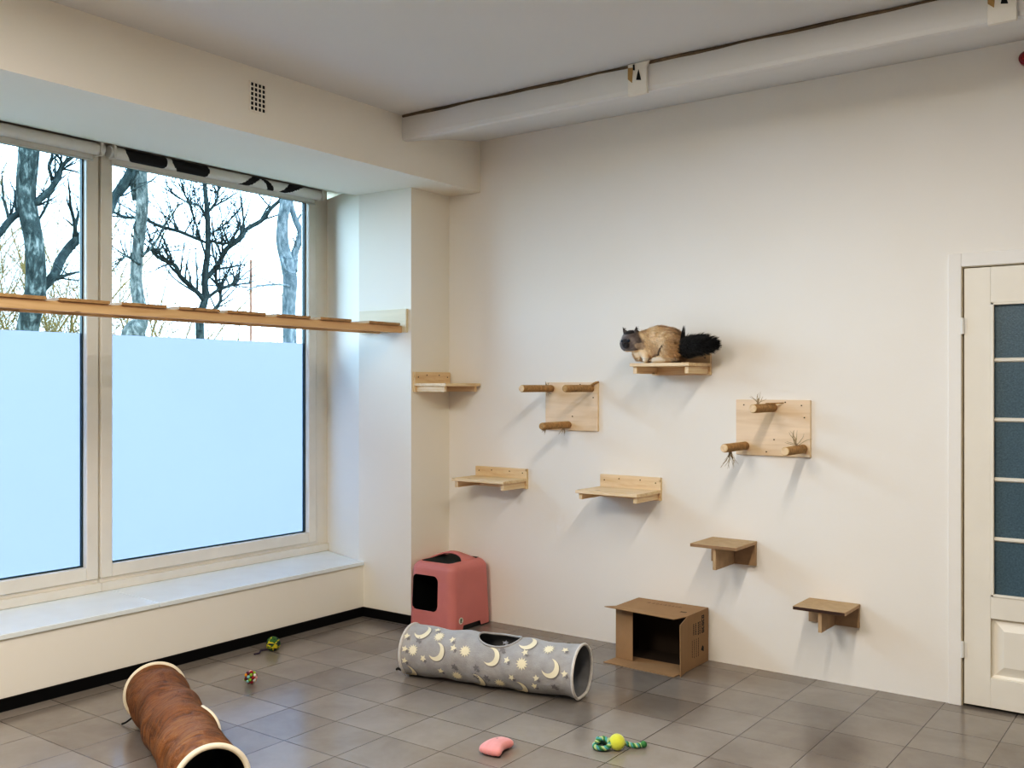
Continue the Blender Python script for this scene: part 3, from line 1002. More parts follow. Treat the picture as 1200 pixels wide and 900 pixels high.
def tunnel_body(f, L, R, hole, ns=150, na=110, inner=0.004):
    """hole: (s, theta, half length, half arc angle). returns bmesh-like MB with outer mat 0, inner mat 1"""
    hs, ht, ha, hb = hole
    bm = bmesh.new()
    grid = []
    lay = {}
    for i in range(ns + 1):
        row = []
        for k in range(na):
            s, th = L * i / ns, 2 * pi * k / na
            v = bm.verts.new((s, th, 0)); lay[v] = (s, th); row.append(v)
        grid.append(row)
    def rho(s, th):
        d = (th - ht + pi) % (2 * pi) - pi
        return sqrt(((s - hs) / ha) ** 2 + (d / hb) ** 2)
    faces = []
    for i in range(ns):
        for k in range(na):
            q = (k + 1) % na
            c = [grid[i][k], grid[i + 1][k], grid[i + 1][q], grid[i][q]]
            rs = [rho(*lay[v]) for v in c]
            if min(rs) < 1.0 and sum(1 for r_ in rs if r_ < 1.0) >= 2:
                continue
            faces.append(bm.faces.new(c))
    # snap the cut edge onto the ellipse
    for v in list(bm.verts):
        if not v.link_faces:
            bm.verts.remove(v); continue
        s, th = lay[v]
        r_ = rho(s, th)
        if len(v.link_faces) < 4 and 0.0001 < s < L - 0.0001 and r_ < 1.4:
            d = (th - ht + pi) % (2 * pi) - pi
            lay[v] = (hs + (s - hs) / r_, ht + d / r_)
    m = MB()
    vi = {v: i for i, v in enumerate(bm.verts)}
    vs = [f(*lay[v]) for v in bm.verts]
    fs = [[vi[v] for v in fc.verts] for fc in bm.faces]
    m.add(vs, fs, 0)
    vs2 = [f(lay[v][0], lay[v][1], -inner) for v in bm.verts]
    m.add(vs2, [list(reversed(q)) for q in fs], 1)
    bm.free()
    return m

def ellipse_rim(f, hole, off, n=64):
    hs, ht, ha, hb = hole
    return [f(hs + ha * cos(2 * pi * i / n), ht + hb * sin(2 * pi * i / n), off) for i in range(n + 1)]

def ring_pts(f, s, off=0.0, n=64):
    return [f(s, 2 * pi * i / n, off) for i in range(n + 1)]

# grey tunnel with moons, suns and stars
M_plush = plain('grey_plush', (0.35, 0.345, 0.35), 0.9, 0.12, 18, 0.5, 160, 0.004, sheen=0.3)
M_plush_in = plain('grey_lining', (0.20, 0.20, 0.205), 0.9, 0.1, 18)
M_cream = plain('cream_print', (0.78, 0.72, 0.54), 0.85, 0.05)
M_dimp = plain('dark_grey_print', (0.22, 0.215, 0.225), 0.9, 0.05)
M_rimgrey = plain('pale_grey_rim', (0.60, 0.58, 0.56), 0.9, 0.12, 40, 0.4, 200, sheen=0.3)
pA, pB = Vector((-3.440, 3.815, 0)), Vector((-2.500, 3.990, 0))
ax = pB - pA; Lg = ax.length; ang = math.atan2(ax.y, ax.x)
Rg = 0.128
t = thing('cat_tunnel', 'grey plush play tunnel printed with moons, suns and stars', 'cat tunnel', (pA + pB) / 2, ang)
fg = tunnel_surface(Rg, Lg, 0.0055, 5, sag=0.0)
hole = (Lg * 0.545, radians(97), 0.112, radians(37))
m = tunnel_body(fg, Lg, Rg, hole)
MOT = []
def poly2surf(pts, mi, off=0.0030):
    """flat outline given as (s, theta) pairs -> fan on the tunnel surface"""
    cs = sum(p[0] for p in pts) / len(pts); ct = sum(p[1] for p in pts) / len(pts)
    vs = [fg(cs, ct, off)] + [fg(s, th, off) for s, th in pts]
    n = len(pts)
    m.add(vs, [(0, 1 + (i + 1) % n, 1 + i) for i in range(n)], mi)
def moon(s, th, r, rot, mi=2, off=0.003):
    n = 18
    o, i_ = [], []
    a0 = radians(128)
    for k in range(n + 1):
        a = -a0 + 2 * a0 * k / n
        o.append((r * cos(a), r * sin(a)))
        # inner arc through the same tips
        tipx, tipy = r * cos(a0), r * sin(a0)
        c2 = -0.42 * r; r2 = sqrt((tipx - c2) ** 2 + tipy ** 2)
        a2max = math.atan2(tipy, tipx - c2)
        a2 = -a2max + 2 * a2max * k / n
        i_.append((c2 + r2 * cos(a2), r2 * sin(a2)))
    cr, sr = cos(rot), sin(rot)
    def tf(p): return fg(s + p[0] * cr - p[1] * sr, th - (p[0] * sr + p[1] * cr) / Rg, off)
    vs = [tf(p) for p in o] + [tf(p) for p in i_]
    m.add(vs, [(k, n + 1 + k, n + 2 + k, k + 1) for k in range(n)], mi)
def star(s, th, r, pts_, inner_, rot=0.0, mi=2, off=0.003):
    P = []
    for k in range(2 * pts_):
        a = rot + pi * k / pts_
        rr = r if k % 2 == 0 else r * inner_
        P.append((s + rr * cos(a), th - rr * sin(a) / Rg))
    poly2surf(P, mi, off)
# front side: theta measured from +y over the top to -y (180deg) to below
D = radians
def sx_(px): return (px - 95) / 1010 * Lg     # helper: along the tunnel
front = [('m', 205, 118), ('m', 330, 163), ('m', 650, 158), ('m', 985, 166), ('m', 825, 112), ('m', 560, 222), ('m', 140, 225), ('m', 800, 225)]
for i, (k, px_, dg) in enumerate(front):
    moon(sx_(px_), D(dg), 0.047, radians(-40 + 12 * (i % 3)), 3, 0.002)
    moon(sx_(px_) - 0.003, D(dg) - 0.02, 0.045, radians(-40 + 12 * (i % 3)))
for px_, dg in [(315, 126), (180, 165), (493, 152), (825, 163), (950, 122), (440, 215), (690, 218)]:
    star(sx_(px_), D(dg), 0.031, 12, 0.58, 0.1)
rs = random.Random(12)
for px_, dg in [(122, 135), (130, 165), (200, 140), (405, 132), (425, 150), (250, 180), (130, 192), (565, 185), (555, 205), (700, 138), (740, 160), (905, 190), (830, 138), (770, 195), (890, 210), (435, 190), (1035, 118), (1060, 172), (350, 205), (620, 205), (1000, 205), (280, 105), (700, 118)]:
    star(sx_(px_), D(dg), 0.019, 5, 0.48, rs.uniform(0, 1.2), 2 if rs.random() < .7 else 3)
    star(sx_(px_) + 0.012, D(dg) + 0.09, 0.012, 5, 0.5, rs.uniform(0, 1.2), 3)
# far side and underside
for i in range(16):
    star(rs.uniform(.08, Lg - .08), D(rs.uniform(-60, 60)), 0.022, rs.choice((5, 12)), 0.55, rs.uniform(0, 1))
for i in range(5):
    moon(0.12 + i * 0.17, D(20 + 25 * (i % 2)), 0.045, radians(-40))
m.obj('tunnel_body', [M_plush, M_plush_in, M_cream, M_dimp], t, smooth=True)
for s in (0.004, Lg - 0.004):
    MB().tube(ring_pts(fg, s, 0.0), 0.0075, 8, caps=False).obj('rim', M_rimgrey, t, smooth=True)
MB().tube(ellipse_rim(fg, hole, 0.0005), 0.006, 8, caps=False).obj('hole_trim', M_plush, t, smooth=True)
# tie loop at the far end
MB().tube([(-Lg / 2, -0.10, 0.045), (-Lg / 2 - 0.02, -0.105, 0.05), (-Lg / 2 - 0.03, -0.10, 0.043)], 0.006, 6).obj('tie_loop', M_black, t)

# brown tunnel
def silk():
    mt, nt, b = new_mat('brown_satin')
    v = coords(nt, (1.0, 1.0, 1.0))
    f1 = noise(nt, v, 14, 5, 0.6, 1.5)
    v2 = coords(nt, (26, 5, 5))
    f2 = noise(nt, v2, 1.5, 4, 0.55, 0.8)
    ad = N(nt, 'ShaderNodeMath', operation='ADD')
    nt.links.new(f1, ad.inputs[0]); nt.links.new(f2, ad.inputs[1])
    r = ramp(nt, [(0.35, (0.080, 0.030, 0.007)), (0.5, (0.19, 0.078, 0.021)), (0.68, (0.30, 0.145, 0.052))])
    hv = N(nt, 'ShaderNodeMath', operation='MULTIPLY'); hv.inputs[1].default_value = 0.5
    nt.links.new(ad.outputs[0], hv.inputs[0])
    nt.links.new(hv.outputs[0], r.inputs['Fac'])
    nt.links.new(r.outputs['Color'], b.inputs['Base Color'])
    b.inputs['Roughness'].default_value = 0.55
    b.inputs['Specular IOR Level'].default_value = 0.3
    bump(nt, b, hv.outputs[0], 1.0, 0.03)
    return mt
M_silk = silk()
M_trimcream = plain('cream_binding', (0.76, 0.68, 0.54), 0.85, 0.05, 20, 0.2, 120)
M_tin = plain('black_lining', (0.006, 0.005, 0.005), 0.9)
pB2, pA2 = Vector((-2.835, 2.118, 0)), Vector((-3.885, 2.600, 0))   # near end, far end
ax = pB2 - pA2; Lb = ax.length; ang = math.atan2(ax.y, ax.x)
Rb = 0.127
t = thing('cat_tunnel', 'brown satin play tunnel with cream bound ends in the left foreground', 'cat tunnel', (pA2 + pB2) / 2, ang)
fb = tunnel_surface(Rb, Lb, 0.0085, 11)
hole = (Lb * 0.53, radians(12), 0.085, radians(34))
m = tunnel_body(fb, Lb, Rb, hole, 170, 110)
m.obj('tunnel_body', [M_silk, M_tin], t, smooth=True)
for s in (0.005, Lb - 0.005):
    MB().tube(ring_pts(fb, s, 0.0), 0.0105, 10, caps=False).obj('rim', M_trimcream, t, smooth=True)
MB().tube(ellipse_rim(fb, hole, -0.001), 0.010, 10, caps=False).obj('hole_trim', M_trimcream, t, smooth=True)
MB().tube([(-Lb / 2 + 0.01, -0.10, 0.03), (-Lb / 2 + 0.005, -0.125, 0.012), (-Lb / 2 - 0.005, -0.14, 0.005)], 0.004, 6).obj('tie_loop', M_black, t)

# ------------------------------------------------------------------ small toys on the floor
def simple(name, hexcol, rough=0.7):
    return plain(name, hexcol, rough, 0.08, 40)
# bobble ball
t = thing('bobble_ball', 'small rainbow bobble ball on the tiles', 'toy ball', (-3.971, 3.20, 0))
cols_ = [simple('felt_red', (0.30, 0.012, 0.03)), simple('felt_orange', (0.72, 0.30, 0.03)), simple('felt_green', (0.26, 0.42, 0.05)), simple('felt_pink', (0.72, 0.38, 0.36)), simple('felt_teal', (0.25, 0.50, 0.50)), simple('felt_white', (0.72, 0.70, 0.66)), simple('felt_maroon', (0.11, 0.01, 0.025))]
m = MB(); R0 = 0.026
m.sphere((0, 0, 0.034), 0.024, 16, 10, 6)
npt = 30
for i in range(npt):
    zz = 1 - 2 * (i + .5) / npt
    a = i * 2.39996
    rr = sqrt(1 - zz * zz)
    m.sphere((R0 * rr * cos(a), R0 * rr * sin(a), 0.034 + R0 * zz), 0.0085, 10, 7, (i * 3 + i // 4) % 7)
m.obj('bobbles', cols_, t, smooth=True)
# wound ball with tail
t = thing('wound_ball', 'green and yellow wound ball with dark string tail by the skirting', 'toy ball', (-4.37, 3.68, 0))
kg, ky, kn = simple('band_green', (0.05, 0.15, 0.04)), simple('band_yellow', (0.55, 0.48, 0.03)), simple('band_navy', (0.012, 0.018, 0.05))
m = MB(); Rw = 0.036
m.sphere((0, 0, Rw + .002), Rw - 0.002, 20, 12, 2)
rnd = random.Random(2)
spec = [((0.1, 0.1, 1), 0.55, 0), ((0.2, 0, 1), 0.75, 0), ((0.0, -.2, 1), 0.9, 0), ((0.3, .2, 1), -0.2, 1), ((-.2, 0, 1), -0.45, 1), ((-.8, -.5, .3), 0.5, 1), ((1, -.3, .2), 0.2, 0), ((.5, -.9, .4), 0.15, 2), ((-.4, -.9, .8), 0.3, 0), ((.9, .4, -.4), 0.55, 1), ((.2, .9, .1), .2, 0), ((0, -.1, 1), 0.25, 2), ((.4, -.7, -.5), .6, 1)]
for nrm, h, mi in spec:
    n_ = Vector(nrm).normalized(); a = n_.orthogonal().normalized(); b = n_.cross(a)
    rr = sqrt(1 - h * h) * Rw
    m.tube([Vector((0, 0, Rw + .002)) + n_ * h * Rw + (a * cos(2 * pi * i / 32) + b * sin(2 * pi * i / 32)) * rr for i in range(33)], 0.0055, 6, mi, caps=False)
m.obj('winding', [kg, ky, kn], t, smooth=True)
tp = []
for i in range(14):
    s = i / 13
    tp.append((-0.018 + 0.012 * s, -0.025 - 0.10 * s + 0.0, 0.012 * (1 - s) + 0.004))
tp = [(x + 0.010 * sin(i * .8), y, z) for i, (x, y, z) in enumerate(tp)]
MB().tube(tp, [0.0045] * 9 + [0.004] * 5, 6).obj('string_tail', plain('string_dark', (0.03, 0.015, 0.05), 0.8), t, smooth=True)

def remesh(o, vox, smooth=8, fac=0.5):
    r = o.modifiers.new('r', 'REMESH'); r.mode = 'VOXEL'; r.voxel_size = vox
    s = o.modifiers.new('s', 'SMOOTH'); s.iterations = smooth; s.factor = fac
    bpy.context.view_layer.update()
    bake(o)
    for p in o.data.polygons: p.use_smooth = True
    return o

# pink bone cushion
ca, cb_ = Vector((-2.425, 3.105, 0)), Vector((-2.335, 3.215, 0))
k1 = (582 - 600) / F
pc = Vector((-2.418, 3.205, 0))
t = thing('plush_toy', 'pink plush bone-shaped toy lying on the floor', 'plush toy', pc, radians(94))
m = MB()
for i in range(17):
    s = -1 + 2 * i / 16
    x = s * 0.050
    hw = 0.024 + 0.006 * s * s - 0.006 * s
    yc = 0.009 * (1 - s * s)
    hh = 0.021 + 0.003 * (1 - s * s)
    for yy in (-1, -0.5, 0, 0.5, 1):
        m.sphere((x * 1.12, yy * hw + yc, hh + 0.001), hh * (0.86 if abs(yy) == 1 else 1.0) * (0.9 if abs(s) > .9 else 1), 12, 8)
po = m.obj('stuffed_body', plain('pink_plush', (0.72, 0.29, 0.29), 0.9, 0.05, 30, 0.35, 220, sheen=0.4), t)
remesh(po, 0.0035, 5)
MB().prism([(0.010, 0.010), (0.022, 0.012), (0.015, 0.023)], 0.0455, 0.0478, 'z').obj('stitched_mark', plain('grey_stitch', (0.12, 0.09, 0.10), 0.8), t)

# tennis ball with rope
t = thing('rope_ball', 'yellow-green ball on a green knotted rope', 'rope toy', (-2.040, 3.52, 0), radians(36))
MB().sphere((0.0, -0.012, 0.033), 0.033, 28, 18).obj('ball', plain('tennis_felt', (0.62, 0.66, 0.08), 0.95, 0.06, 60, 0.4, 300, sheen=0.5), t, smooth=True)
r1, r2, r3 = simple('rope_green', (0.05, 0.20, 0.07)), simple('rope_teal', (0.10, 0.33, 0.34)), simple('rope_pale', (0.40, 0.52, 0.25))
def twisted(path, rad, turns, strand):
    P = [Vector(p) for p in path]
    # resample with catmull-rom
    out = []
    for i in range(len(P) - 1):
        p0 = P[max(0, i - 1)]; p1 = P[i]; p2 = P[i + 1]; p3 = P[min(len(P) - 1, i + 2)]
        for j in range(12):
            u = j / 12
            out.append(0.5 * ((2 * p1) + (p2 - p0) * u + (2 * p0 - 5 * p1 + 4 * p2 - p3) * u * u + (-p0 + 3 * p1 - 3 * p2 + p3) * u ** 3))
    out.append(P[-1])
    n = len(out)
    a = None
    m_ = []
    for i, p in enumerate(out):
        tt = (out[min(n - 1, i + 1)] - out[max(0, i - 1)]).normalized()
        if a is None: a = tt.orthogonal().normalized()
        a = (a - tt * a.dot(tt)).normalized(); b = tt.cross(a)
        m_.append((p, a.copy(), b))
    tubes = []
    for s in range(3):
        pts = []
        for i, (p, a_, b_) in enumerate(m_):
            w_ = 2 * pi * (turns * i / n + s / 3)
            pts.append(p + (a_ * cos(w_) + b_ * sin(w_)) * rad)
        tubes.append(pts)
    return tubes
m = MB()
for path, turns in (([(-0.01, 0.02, 0.03), (-0.045, 0.03, 0.022), (-0.085, 0.015, 0.016), (-0.088, -0.02, 0.014), (-0.05, -0.035, 0.016), (-0.03, -0.02, 0.03), (-0.055, 0.005, 0.042), (-0.085, 0.0, 0.028)], 9),
                    ([(0.02, 0.0, 0.03), (0.045, 0.012, 0.016), (0.075, 0.004, 0.012), (0.10, 0.010, 0.012), (0.115, 0.008, 0.014)], 5),
                    ([(-0.03, 0.03, 0.012), (-0.06, 0.045, 0.014), (-0.075, 0.03, 0.03), (-0.05, 0.01, 0.035)], 5)):
    for s, pts in enumerate(twisted(path, 0.0055, turns, 0)):
        m.tube(pts, 0.0058, 6, s)
m.sphere((0.112, 0.009, 0.016), 0.014, 10, 7, 0); m.sphere((0.117, 0.013, 0.012), 0.010, 8, 6, 2)
m.obj('rope', [r1, r2, r3], t, smooth=True)

# ------------------------------------------------------------------ the cat
CAT = Vector((-2.50, 4.80, 1.6225))
t = thing('cat', 'long-haired cream and black cat crouching on the pine wall shelf', 'cat', CAT)
m = MB()
def chain(a, b, ra, rb, n=6):
    a, b = Vector(a), Vector(b)
    for i in range(n + 1):
        s = i / n
        m.sphere(a.lerp(b, s), ra + (rb - ra) * s, 14, 10)
# trunk
m.sphere((0.030, 0.005, 0.098), 0.1, 20, 14, sx=(1.0, 0.92, 0.98))
m.sphere((-0.02, 0.0, 0.112), 0.095, 20, 14, sx=(1.05, 0.9, 1.0))
m.sphere((-0.075, -0.015, 0.100), 0.088, 20, 14, sx=(1.0, 0.92, 1.0))
m.sphere((-0.105, -0.025, 0.070), 0.060, 16, 12)
# neck, head, muzzle
fv = Vector((-0.20, -0.96, -0.22)).normalized()
lv = Vector((0.98, -0.2, 0)).normalized(); lv = (lv - fv * lv.dot(fv)).normalized()
uv = fv.cross(lv) * -1
if uv.z < 0: uv = -uv
HC = Vector((-0.140, -0.085, 0.122))
chain((-0.09, -0.02, 0.11), HC, 0.066, 0.054)
m.sphere(HC, 0.058, 20, 14)
m.sphere(HC + fv * 0.008 + lv * 0.026 - uv * 0.014, 0.043, 14, 10)
m.sphere(HC + fv * 0.008 - lv * 0.026 - uv * 0.014, 0.043, 14, 10)
m.sphere(HC + fv * 0.042 - uv * 0.012 + lv * 0.010, 0.021, 12, 8)
m.sphere(HC + fv * 0.042 - uv * 0.012 - lv * 0.010, 0.021, 12, 8)
m.sphere(HC + fv * 0.044 + uv * 0.006, 0.016, 12, 8)
m.sphere(HC + fv * 0.040 - uv * 0.026, 0.014, 10, 8)
# haunches and legs
m.sphere((0.060, -0.055, 0.066), 0.062, 16, 12, sx=(1.05, 0.7, 1.1))
m.sphere((0.060, 0.055, 0.066), 0.062, 16, 12, sx=(1.05, 0.7, 1.1))
chain((0.055, -0.085, 0.020), (0.005, -0.098, 0.015), 0.022, 0.016)
chain((0.055, 0.085, 0.020), (0.005, 0.095, 0.015), 0.022, 0.016)
chain((-0.085, -0.06, 0.085), (-0.055, -0.078, 0.030), 0.036, 0.021)
chain((-0.055, -0.078, 0.028), (-0.045, -0.104, 0.014), 0.021, 0.0155)
chain((-0.085, 0.035, 0.085), (-0.08, 0.035, 0.030), 0.036, 0.021)
chain((-0.08, 0.035, 0.028), (-0.10, 0.015, 0.014), 0.021, 0.0155)
# tail
TP = [(0.10, 0.01, 0.075), (0.135, -0.01, 0.085), (0.18, -0.02, 0.093), (0.225, -0.025, 0.097), (0.265, -0.02, 0.098), (0.295, -0.015, 0.098)]
TR = [0.042, 0.044, 0.043, 0.042, 0.036, 0.022]
for i in range(5): chain(TP[i], TP[i + 1], TR[i], TR[i + 1], 5)
body = m.obj('cat_body', vcol('cat_fur', 0.9, 0.2), t)
remesh(body, 0.006, 6)
# ears pulled out of the head as part of the same mesh
def ear_mb(mm, side):
    base = HC + uv * 0.034 + lv * side * 0.036 - fv * 0.004
    tip = base + uv * 0.046 + lv * side * 0.014 + fv * 0.004
    a = base + lv * side * 0.020 - uv * 0.024; b = base - lv * side * 0.030 - uv * 0.000; c = base - fv * 0.022 - uv * 0.008; d_ = base + fv * 0.014 - uv * 0.010
    mm.add([a, d_, b, c, tip], [(0, 1, 4), (1, 2, 4), (2, 3, 4), (3, 0, 4)])
me = body.data
bm = bmesh.new(); bm.from_mesh(me)
em = MB(); ear_mb(em, 1); ear_mb(em, -1)
off = [bm.verts.new(p) for p in em.v]
for q in em.f: bm.faces.new([off[i] for i in q])
bmesh.ops.recalc_face_normals(bm, faces=bm.faces)
bm.to_mesh(me); bm.free()
import mathutils
def lerp3(a, b, s):
    s = max(0, min(1, s)); return tuple(x + (y - x) * s for x, y in zip(a, b))
CREAM, TAN, BRN, DRK, BLK, LIT = (0.90, 0.74, 0.55), (0.68, 0.48, 0.28), (0.42, 0.25, 0.10), (0.090, 0.060, 0.04), (0.0055, 0.005, 0.0055), (0.66, 0.57, 0.46)
def cat_col(p, rnd=0.0):
    p = Vector(p)
    nz = mathutils.noise.noise(p * 28) * 0.5 + mathutils.noise.noise(p * 70) * 0.25
    if p.x > 0.124 + 0.01 * nz:
        return BLK
    c = lerp3(CREAM, TAN, 0.35 + nz + (0.35 if p.z > 0.17 else 0))
    c = lerp3(c, BRN, (p.x - 0.03) / 0.10 * 0.85 + nz * 0.4)
    if p.z < 0.07 and p.x < 0.05: c = lerp3(c, TAN, 0.2)
    if p.z < 0.028 and p.y < -0.05: c = LIT
    # shade of the gap between fore and hind leg, painted into the coat
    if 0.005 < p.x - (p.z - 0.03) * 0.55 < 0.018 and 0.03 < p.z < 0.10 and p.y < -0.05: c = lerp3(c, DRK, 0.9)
    # head
    q = p - HC
    front = q.dot(fv)
    r = q.length
    dk = max(0, min(1, (front + 0.020) / 0.022)) * (1 if r < 0.095 else 0)
    up_ = q.dot(uv)
    if r < 0.098 and (up_ > 0.040 or (front > -0.03 and up_ > -0.048)) and p.x < -0.06:
        face = (0.15, 0.125, 0.12)
        face = lerp3(face, (0.30, 0.26, 0.24), (nz * 1.8 + 0.15) if front < 0.045 else 0.0)
        if front > 0.052: face = (0.035, 0.028, 0.028)
        if up_ > 0.044: face = (0.028, 0.022, 0.022)
        if abs(q.dot(lv)) > 0.052 and up_ < -0.01: face = lerp3(face, CREAM, .35)
        c = lerp3(c, face, max(dk, 1 if up_ > 0.046 else 0))
    return c
def set_cols(me, fn):
    ca_ = me.color_attributes.new('Col', 'FLOAT_COLOR', 'CORNER')
    for lp in me.loops:
        co_ = me.vertices[lp.vertex_index].co
        ca_.data[lp.index].color = (*fn(co_), 1)
set_cols(me, cat_col)
# fur tufts, grown from the body
rnd = random.Random(21)
me.calc_loop_triangles()
tris = [(tr_.vertices, tr_.area) for tr_ in me.loop_triangles]
tot = sum(a for _, a in tris)
cum, acc = [], 0
for _, a in tris:
    acc += a; cum.append(acc)
import bisect
fv_, ff_, fc_ = [], [], []
tv_, tf_, tc_ = [], [], []
for i in range(15000):
    j = min(len(tris) - 1, bisect.bisect(cum, rnd.random() * tot))
    a, b, c = (me.vertices[q] for q in tris[j][0])
    r1_, r2_ = rnd.random(), rnd.random()
    if r1_ + r2_ > 1: r1_, r2_ = 1 - r1_, 1 - r2_
    p = a.co + (b.co - a.co) * r1_ + (c.co - a.co) * r2_
    nrm = (a.normal + b.normal + c.normal).normalized()
    tail = p.x > 0.126
    head = (p - HC).length < 0.072 or (p - HC).dot(fv) > 0
    if p.z < 0.03 and p.y < -0.08 and not tail: continue
    if tail:
        L_ = rnd.uniform(0.026, 0.048); flow = Vector((0.9, 0, -0.10)); k_ = 0.42
    elif head:
        L_ = rnd.uniform(0.004, 0.010); flow = -fv; k_ = 0.35
        if (p - HC).dot(fv) > 0.036: continue
    else:
        L_ = rnd.uniform(0.014, 0.026); flow = Vector((0.8, 0, -0.6)); k_ = 0.40
    d = (nrm * k_ + flow * 0.7 + Vector((rnd.uniform(-1, 1), rnd.uniform(-1, 1), rnd.uniform(-1, 1))) * (0.16 if tail else 0.26)).normalized()
    e = p + d * L_
    if e.z < 0.004 and e.x < 0.222: continue
    if e.y > 0.13: continue
    sd = d.cross(nrm)
    if sd.length < 1e-4: sd = d.orthogonal()
    sd.normalize(); wd = L_ * 0.055 + 0.0006
    col_ = cat_col(p); s_ = rnd.uniform(0.8, 1.2); col_ = tuple(min(1, x * s_) for x in col_)
    V, Fa, Ca = (tv_, tf_, tc_) if tail else (fv_, ff_, fc_)
    o_ = len(V)
    mid = p + d * L_ * 0.5 + nrm * 0.001
    V += [p - sd * wd, p + sd * wd, mid + sd * wd * .7, mid - sd * wd * .7, e]
    Fa += [(o_, o_ + 1, o_ + 2, o_ + 3), (o_ + 3, o_ + 2, o_ + 4)]
    Ca += [col_] * 5
# tuft standing at the root of the tail
for i in range(140):
    p = Vector((0.118 + rnd.uniform(-.006, .022), -0.02 + rnd.uniform(-.015, .015), 0.10))
    e = Vector((0.150 + rnd.uniform(-.012, .004), -0.02 + rnd.uniform(-.004, .004), 0.205 - rnd.random() ** 2 * 0.07))
    o_ = len(tv_); sd = Vector((0.8, -0.4, 0)) * 0.0016
    mid = p.lerp(e, .55)
    tv_ += [p - sd, p + sd, mid + sd * .7, mid - sd * .7, e]
    tf_ += [(o_, o_ + 1, o_ + 2, o_ + 3), (o_ + 3, o_ + 2, o_ + 4)]
    tc_ += [BLK] * 5
def fur_obj(name, V, Fa, Ca):
    q = bpy.data.meshes.new(name); q.from_pydata([tuple(x) for x in V], [], Fa)
    ca_ = q.color_attributes.new('Col', 'FLOAT_COLOR', 'CORNER')
    for lp in q.loops: ca_.data[lp.index].color = (*Ca[lp.vertex_index], 1)
    q.materials.append(body.data.materials[0])
    o = bpy.data.objects.new(name, q); COL.objects.link(o); o.parent = t
    o['kind'] = 'stuff'
    return o
fur_obj('coat_fur', fv_, ff_, fc_)
fur_obj('tail_fur', tv_, tf_, tc_)['label'] = 'bushy black tail fur'
M_eye = plain('cat_eye', (0.02, 0.035, 0.06), 0.08)
for s in (-1, 1):
    MB().sphere(HC + fv * 0.0475 + lv * s * 0.023 + uv * 0.010, 0.0085, 12, 8).obj('eye', M_eye, t, smooth=True)
MB().sphere(HC + fv * 0.0615 - uv * 0.002, 0.0055, 10, 6, sx=(1.2, 1.2, .8)).obj('nose', plain('nose_black', (0.02, 0.012, 0.012), 0.35), t, smooth=True)

# ------------------------------------------------------------------ outside: ground, trees, twigs
M_ground = plain('outside_ground', (0.16, 0.15, 0.10), 0.95, 0.25, 2)
S(MB().box((-70, -45, -0.45), (-5.32, 75, -0.35)).obj('ground', M_ground), 'bare ground outside behind the windows', 'ground')
def bark(name, dark, mid, lite):
    mt, nt, b = new_mat(name)
    v = coords(nt, (13, 13, 5.0))
    f = noise(nt, v, 1.2, 6, 0.7, 0.4)
    r = ramp(nt, [(0.35, dark), (0.52, mid), (0.70, lite)])
    nt.links.new(f, r.inputs['Fac']); nt.links.new(r.outputs['Color'], b.inputs['Base Color'])
    b.inputs['Roughness'].default_value = 0.95
    b.inputs['Specular IOR Level'].default_value = 0.1
    bump(nt, b, f, 0.6, 0.02)
    return mt
M_bark1 = bark('bark_teal', (0.011, 0.014, 0.012), (0.030, 0.033, 0.028), (0.15, 0.15, 0.13))
M_bark2 = bark('bark_pale', (0.026, 0.027, 0.023), (0.072, 0.07, 0.06), (0.22, 0.21, 0.18))
M_bark3 = bark('bark_dark', (0.008, 0.011, 0.010), (0.020, 0.024, 0.021), (0.05, 0.055, 0.046))
M_bark4 = bark('bark_blue', (0.04, 0.042, 0.042), (0.085, 0.09, 0.092), (0.21, 0.215, 0.21))
M_twig = bark('twig_brown', (0.06, 0.07, 0.065), (0.12, 0.12, 0.10), (0.2, 0.18, 0.12))

def smooth_path(P, n=6):
    out = []
    for i in range(len(P) - 1):
        p0 = P[max(0, i - 1)]; p1 = P[i]; p2 = P[i + 1]; p3 = P[min(len(P) - 1, i + 2)]
        for j in range(n):
            u = j / n
            out.append(0.5 * ((2 * p1) + (p2 - p0) * u + (2 * p0 - 5 * p1 + 4 * p2 - p3) * u * u + (-p0 + 3 * p1 - 3 * p2 + p3) * u ** 3))
    out.append(P[-1])
    return out

def twigs(m, pts, rads, rnd, n, ln, lvl=0, up=0.2, spread=1.0):
    """side twigs along a limb"""
    for i in range(n):
        j = rnd.randrange(1, len(pts))
        p = pts[j]; d = (pts[j] - pts[j - 1]).normalized()
        v = Vector((rnd.uniform(-1, 1), rnd.uniform(-1, 1), rnd.uniform(-.6, 1))) * spread
        d = (d * 0.7 + v + Vector((0, 0, up))).normalized()
        L_ = ln * rnd.uniform(.4, 1)
        r0 = min(rads[j] * 0.55, 0.02 + 0.01 * (1 - lvl))
        q = [p]; dd = d
        for k in range(5):
            dd = (dd + Vector((rnd.uniform(-1, 1), rnd.uniform(-1, 1), rnd.uniform(-.7, .9))) * 0.22).normalized()
            q.append(q[-1] + dd * L_ / 5)
        rr = [r0 * (1 - 0.85 * k / 5) for k in range(6)]
        m.tube(q, rr, 5)
        if lvl < 1:
            twigs(m, q, rr, rnd, 6, ln * 0.55, lvl + 1, up, spread)

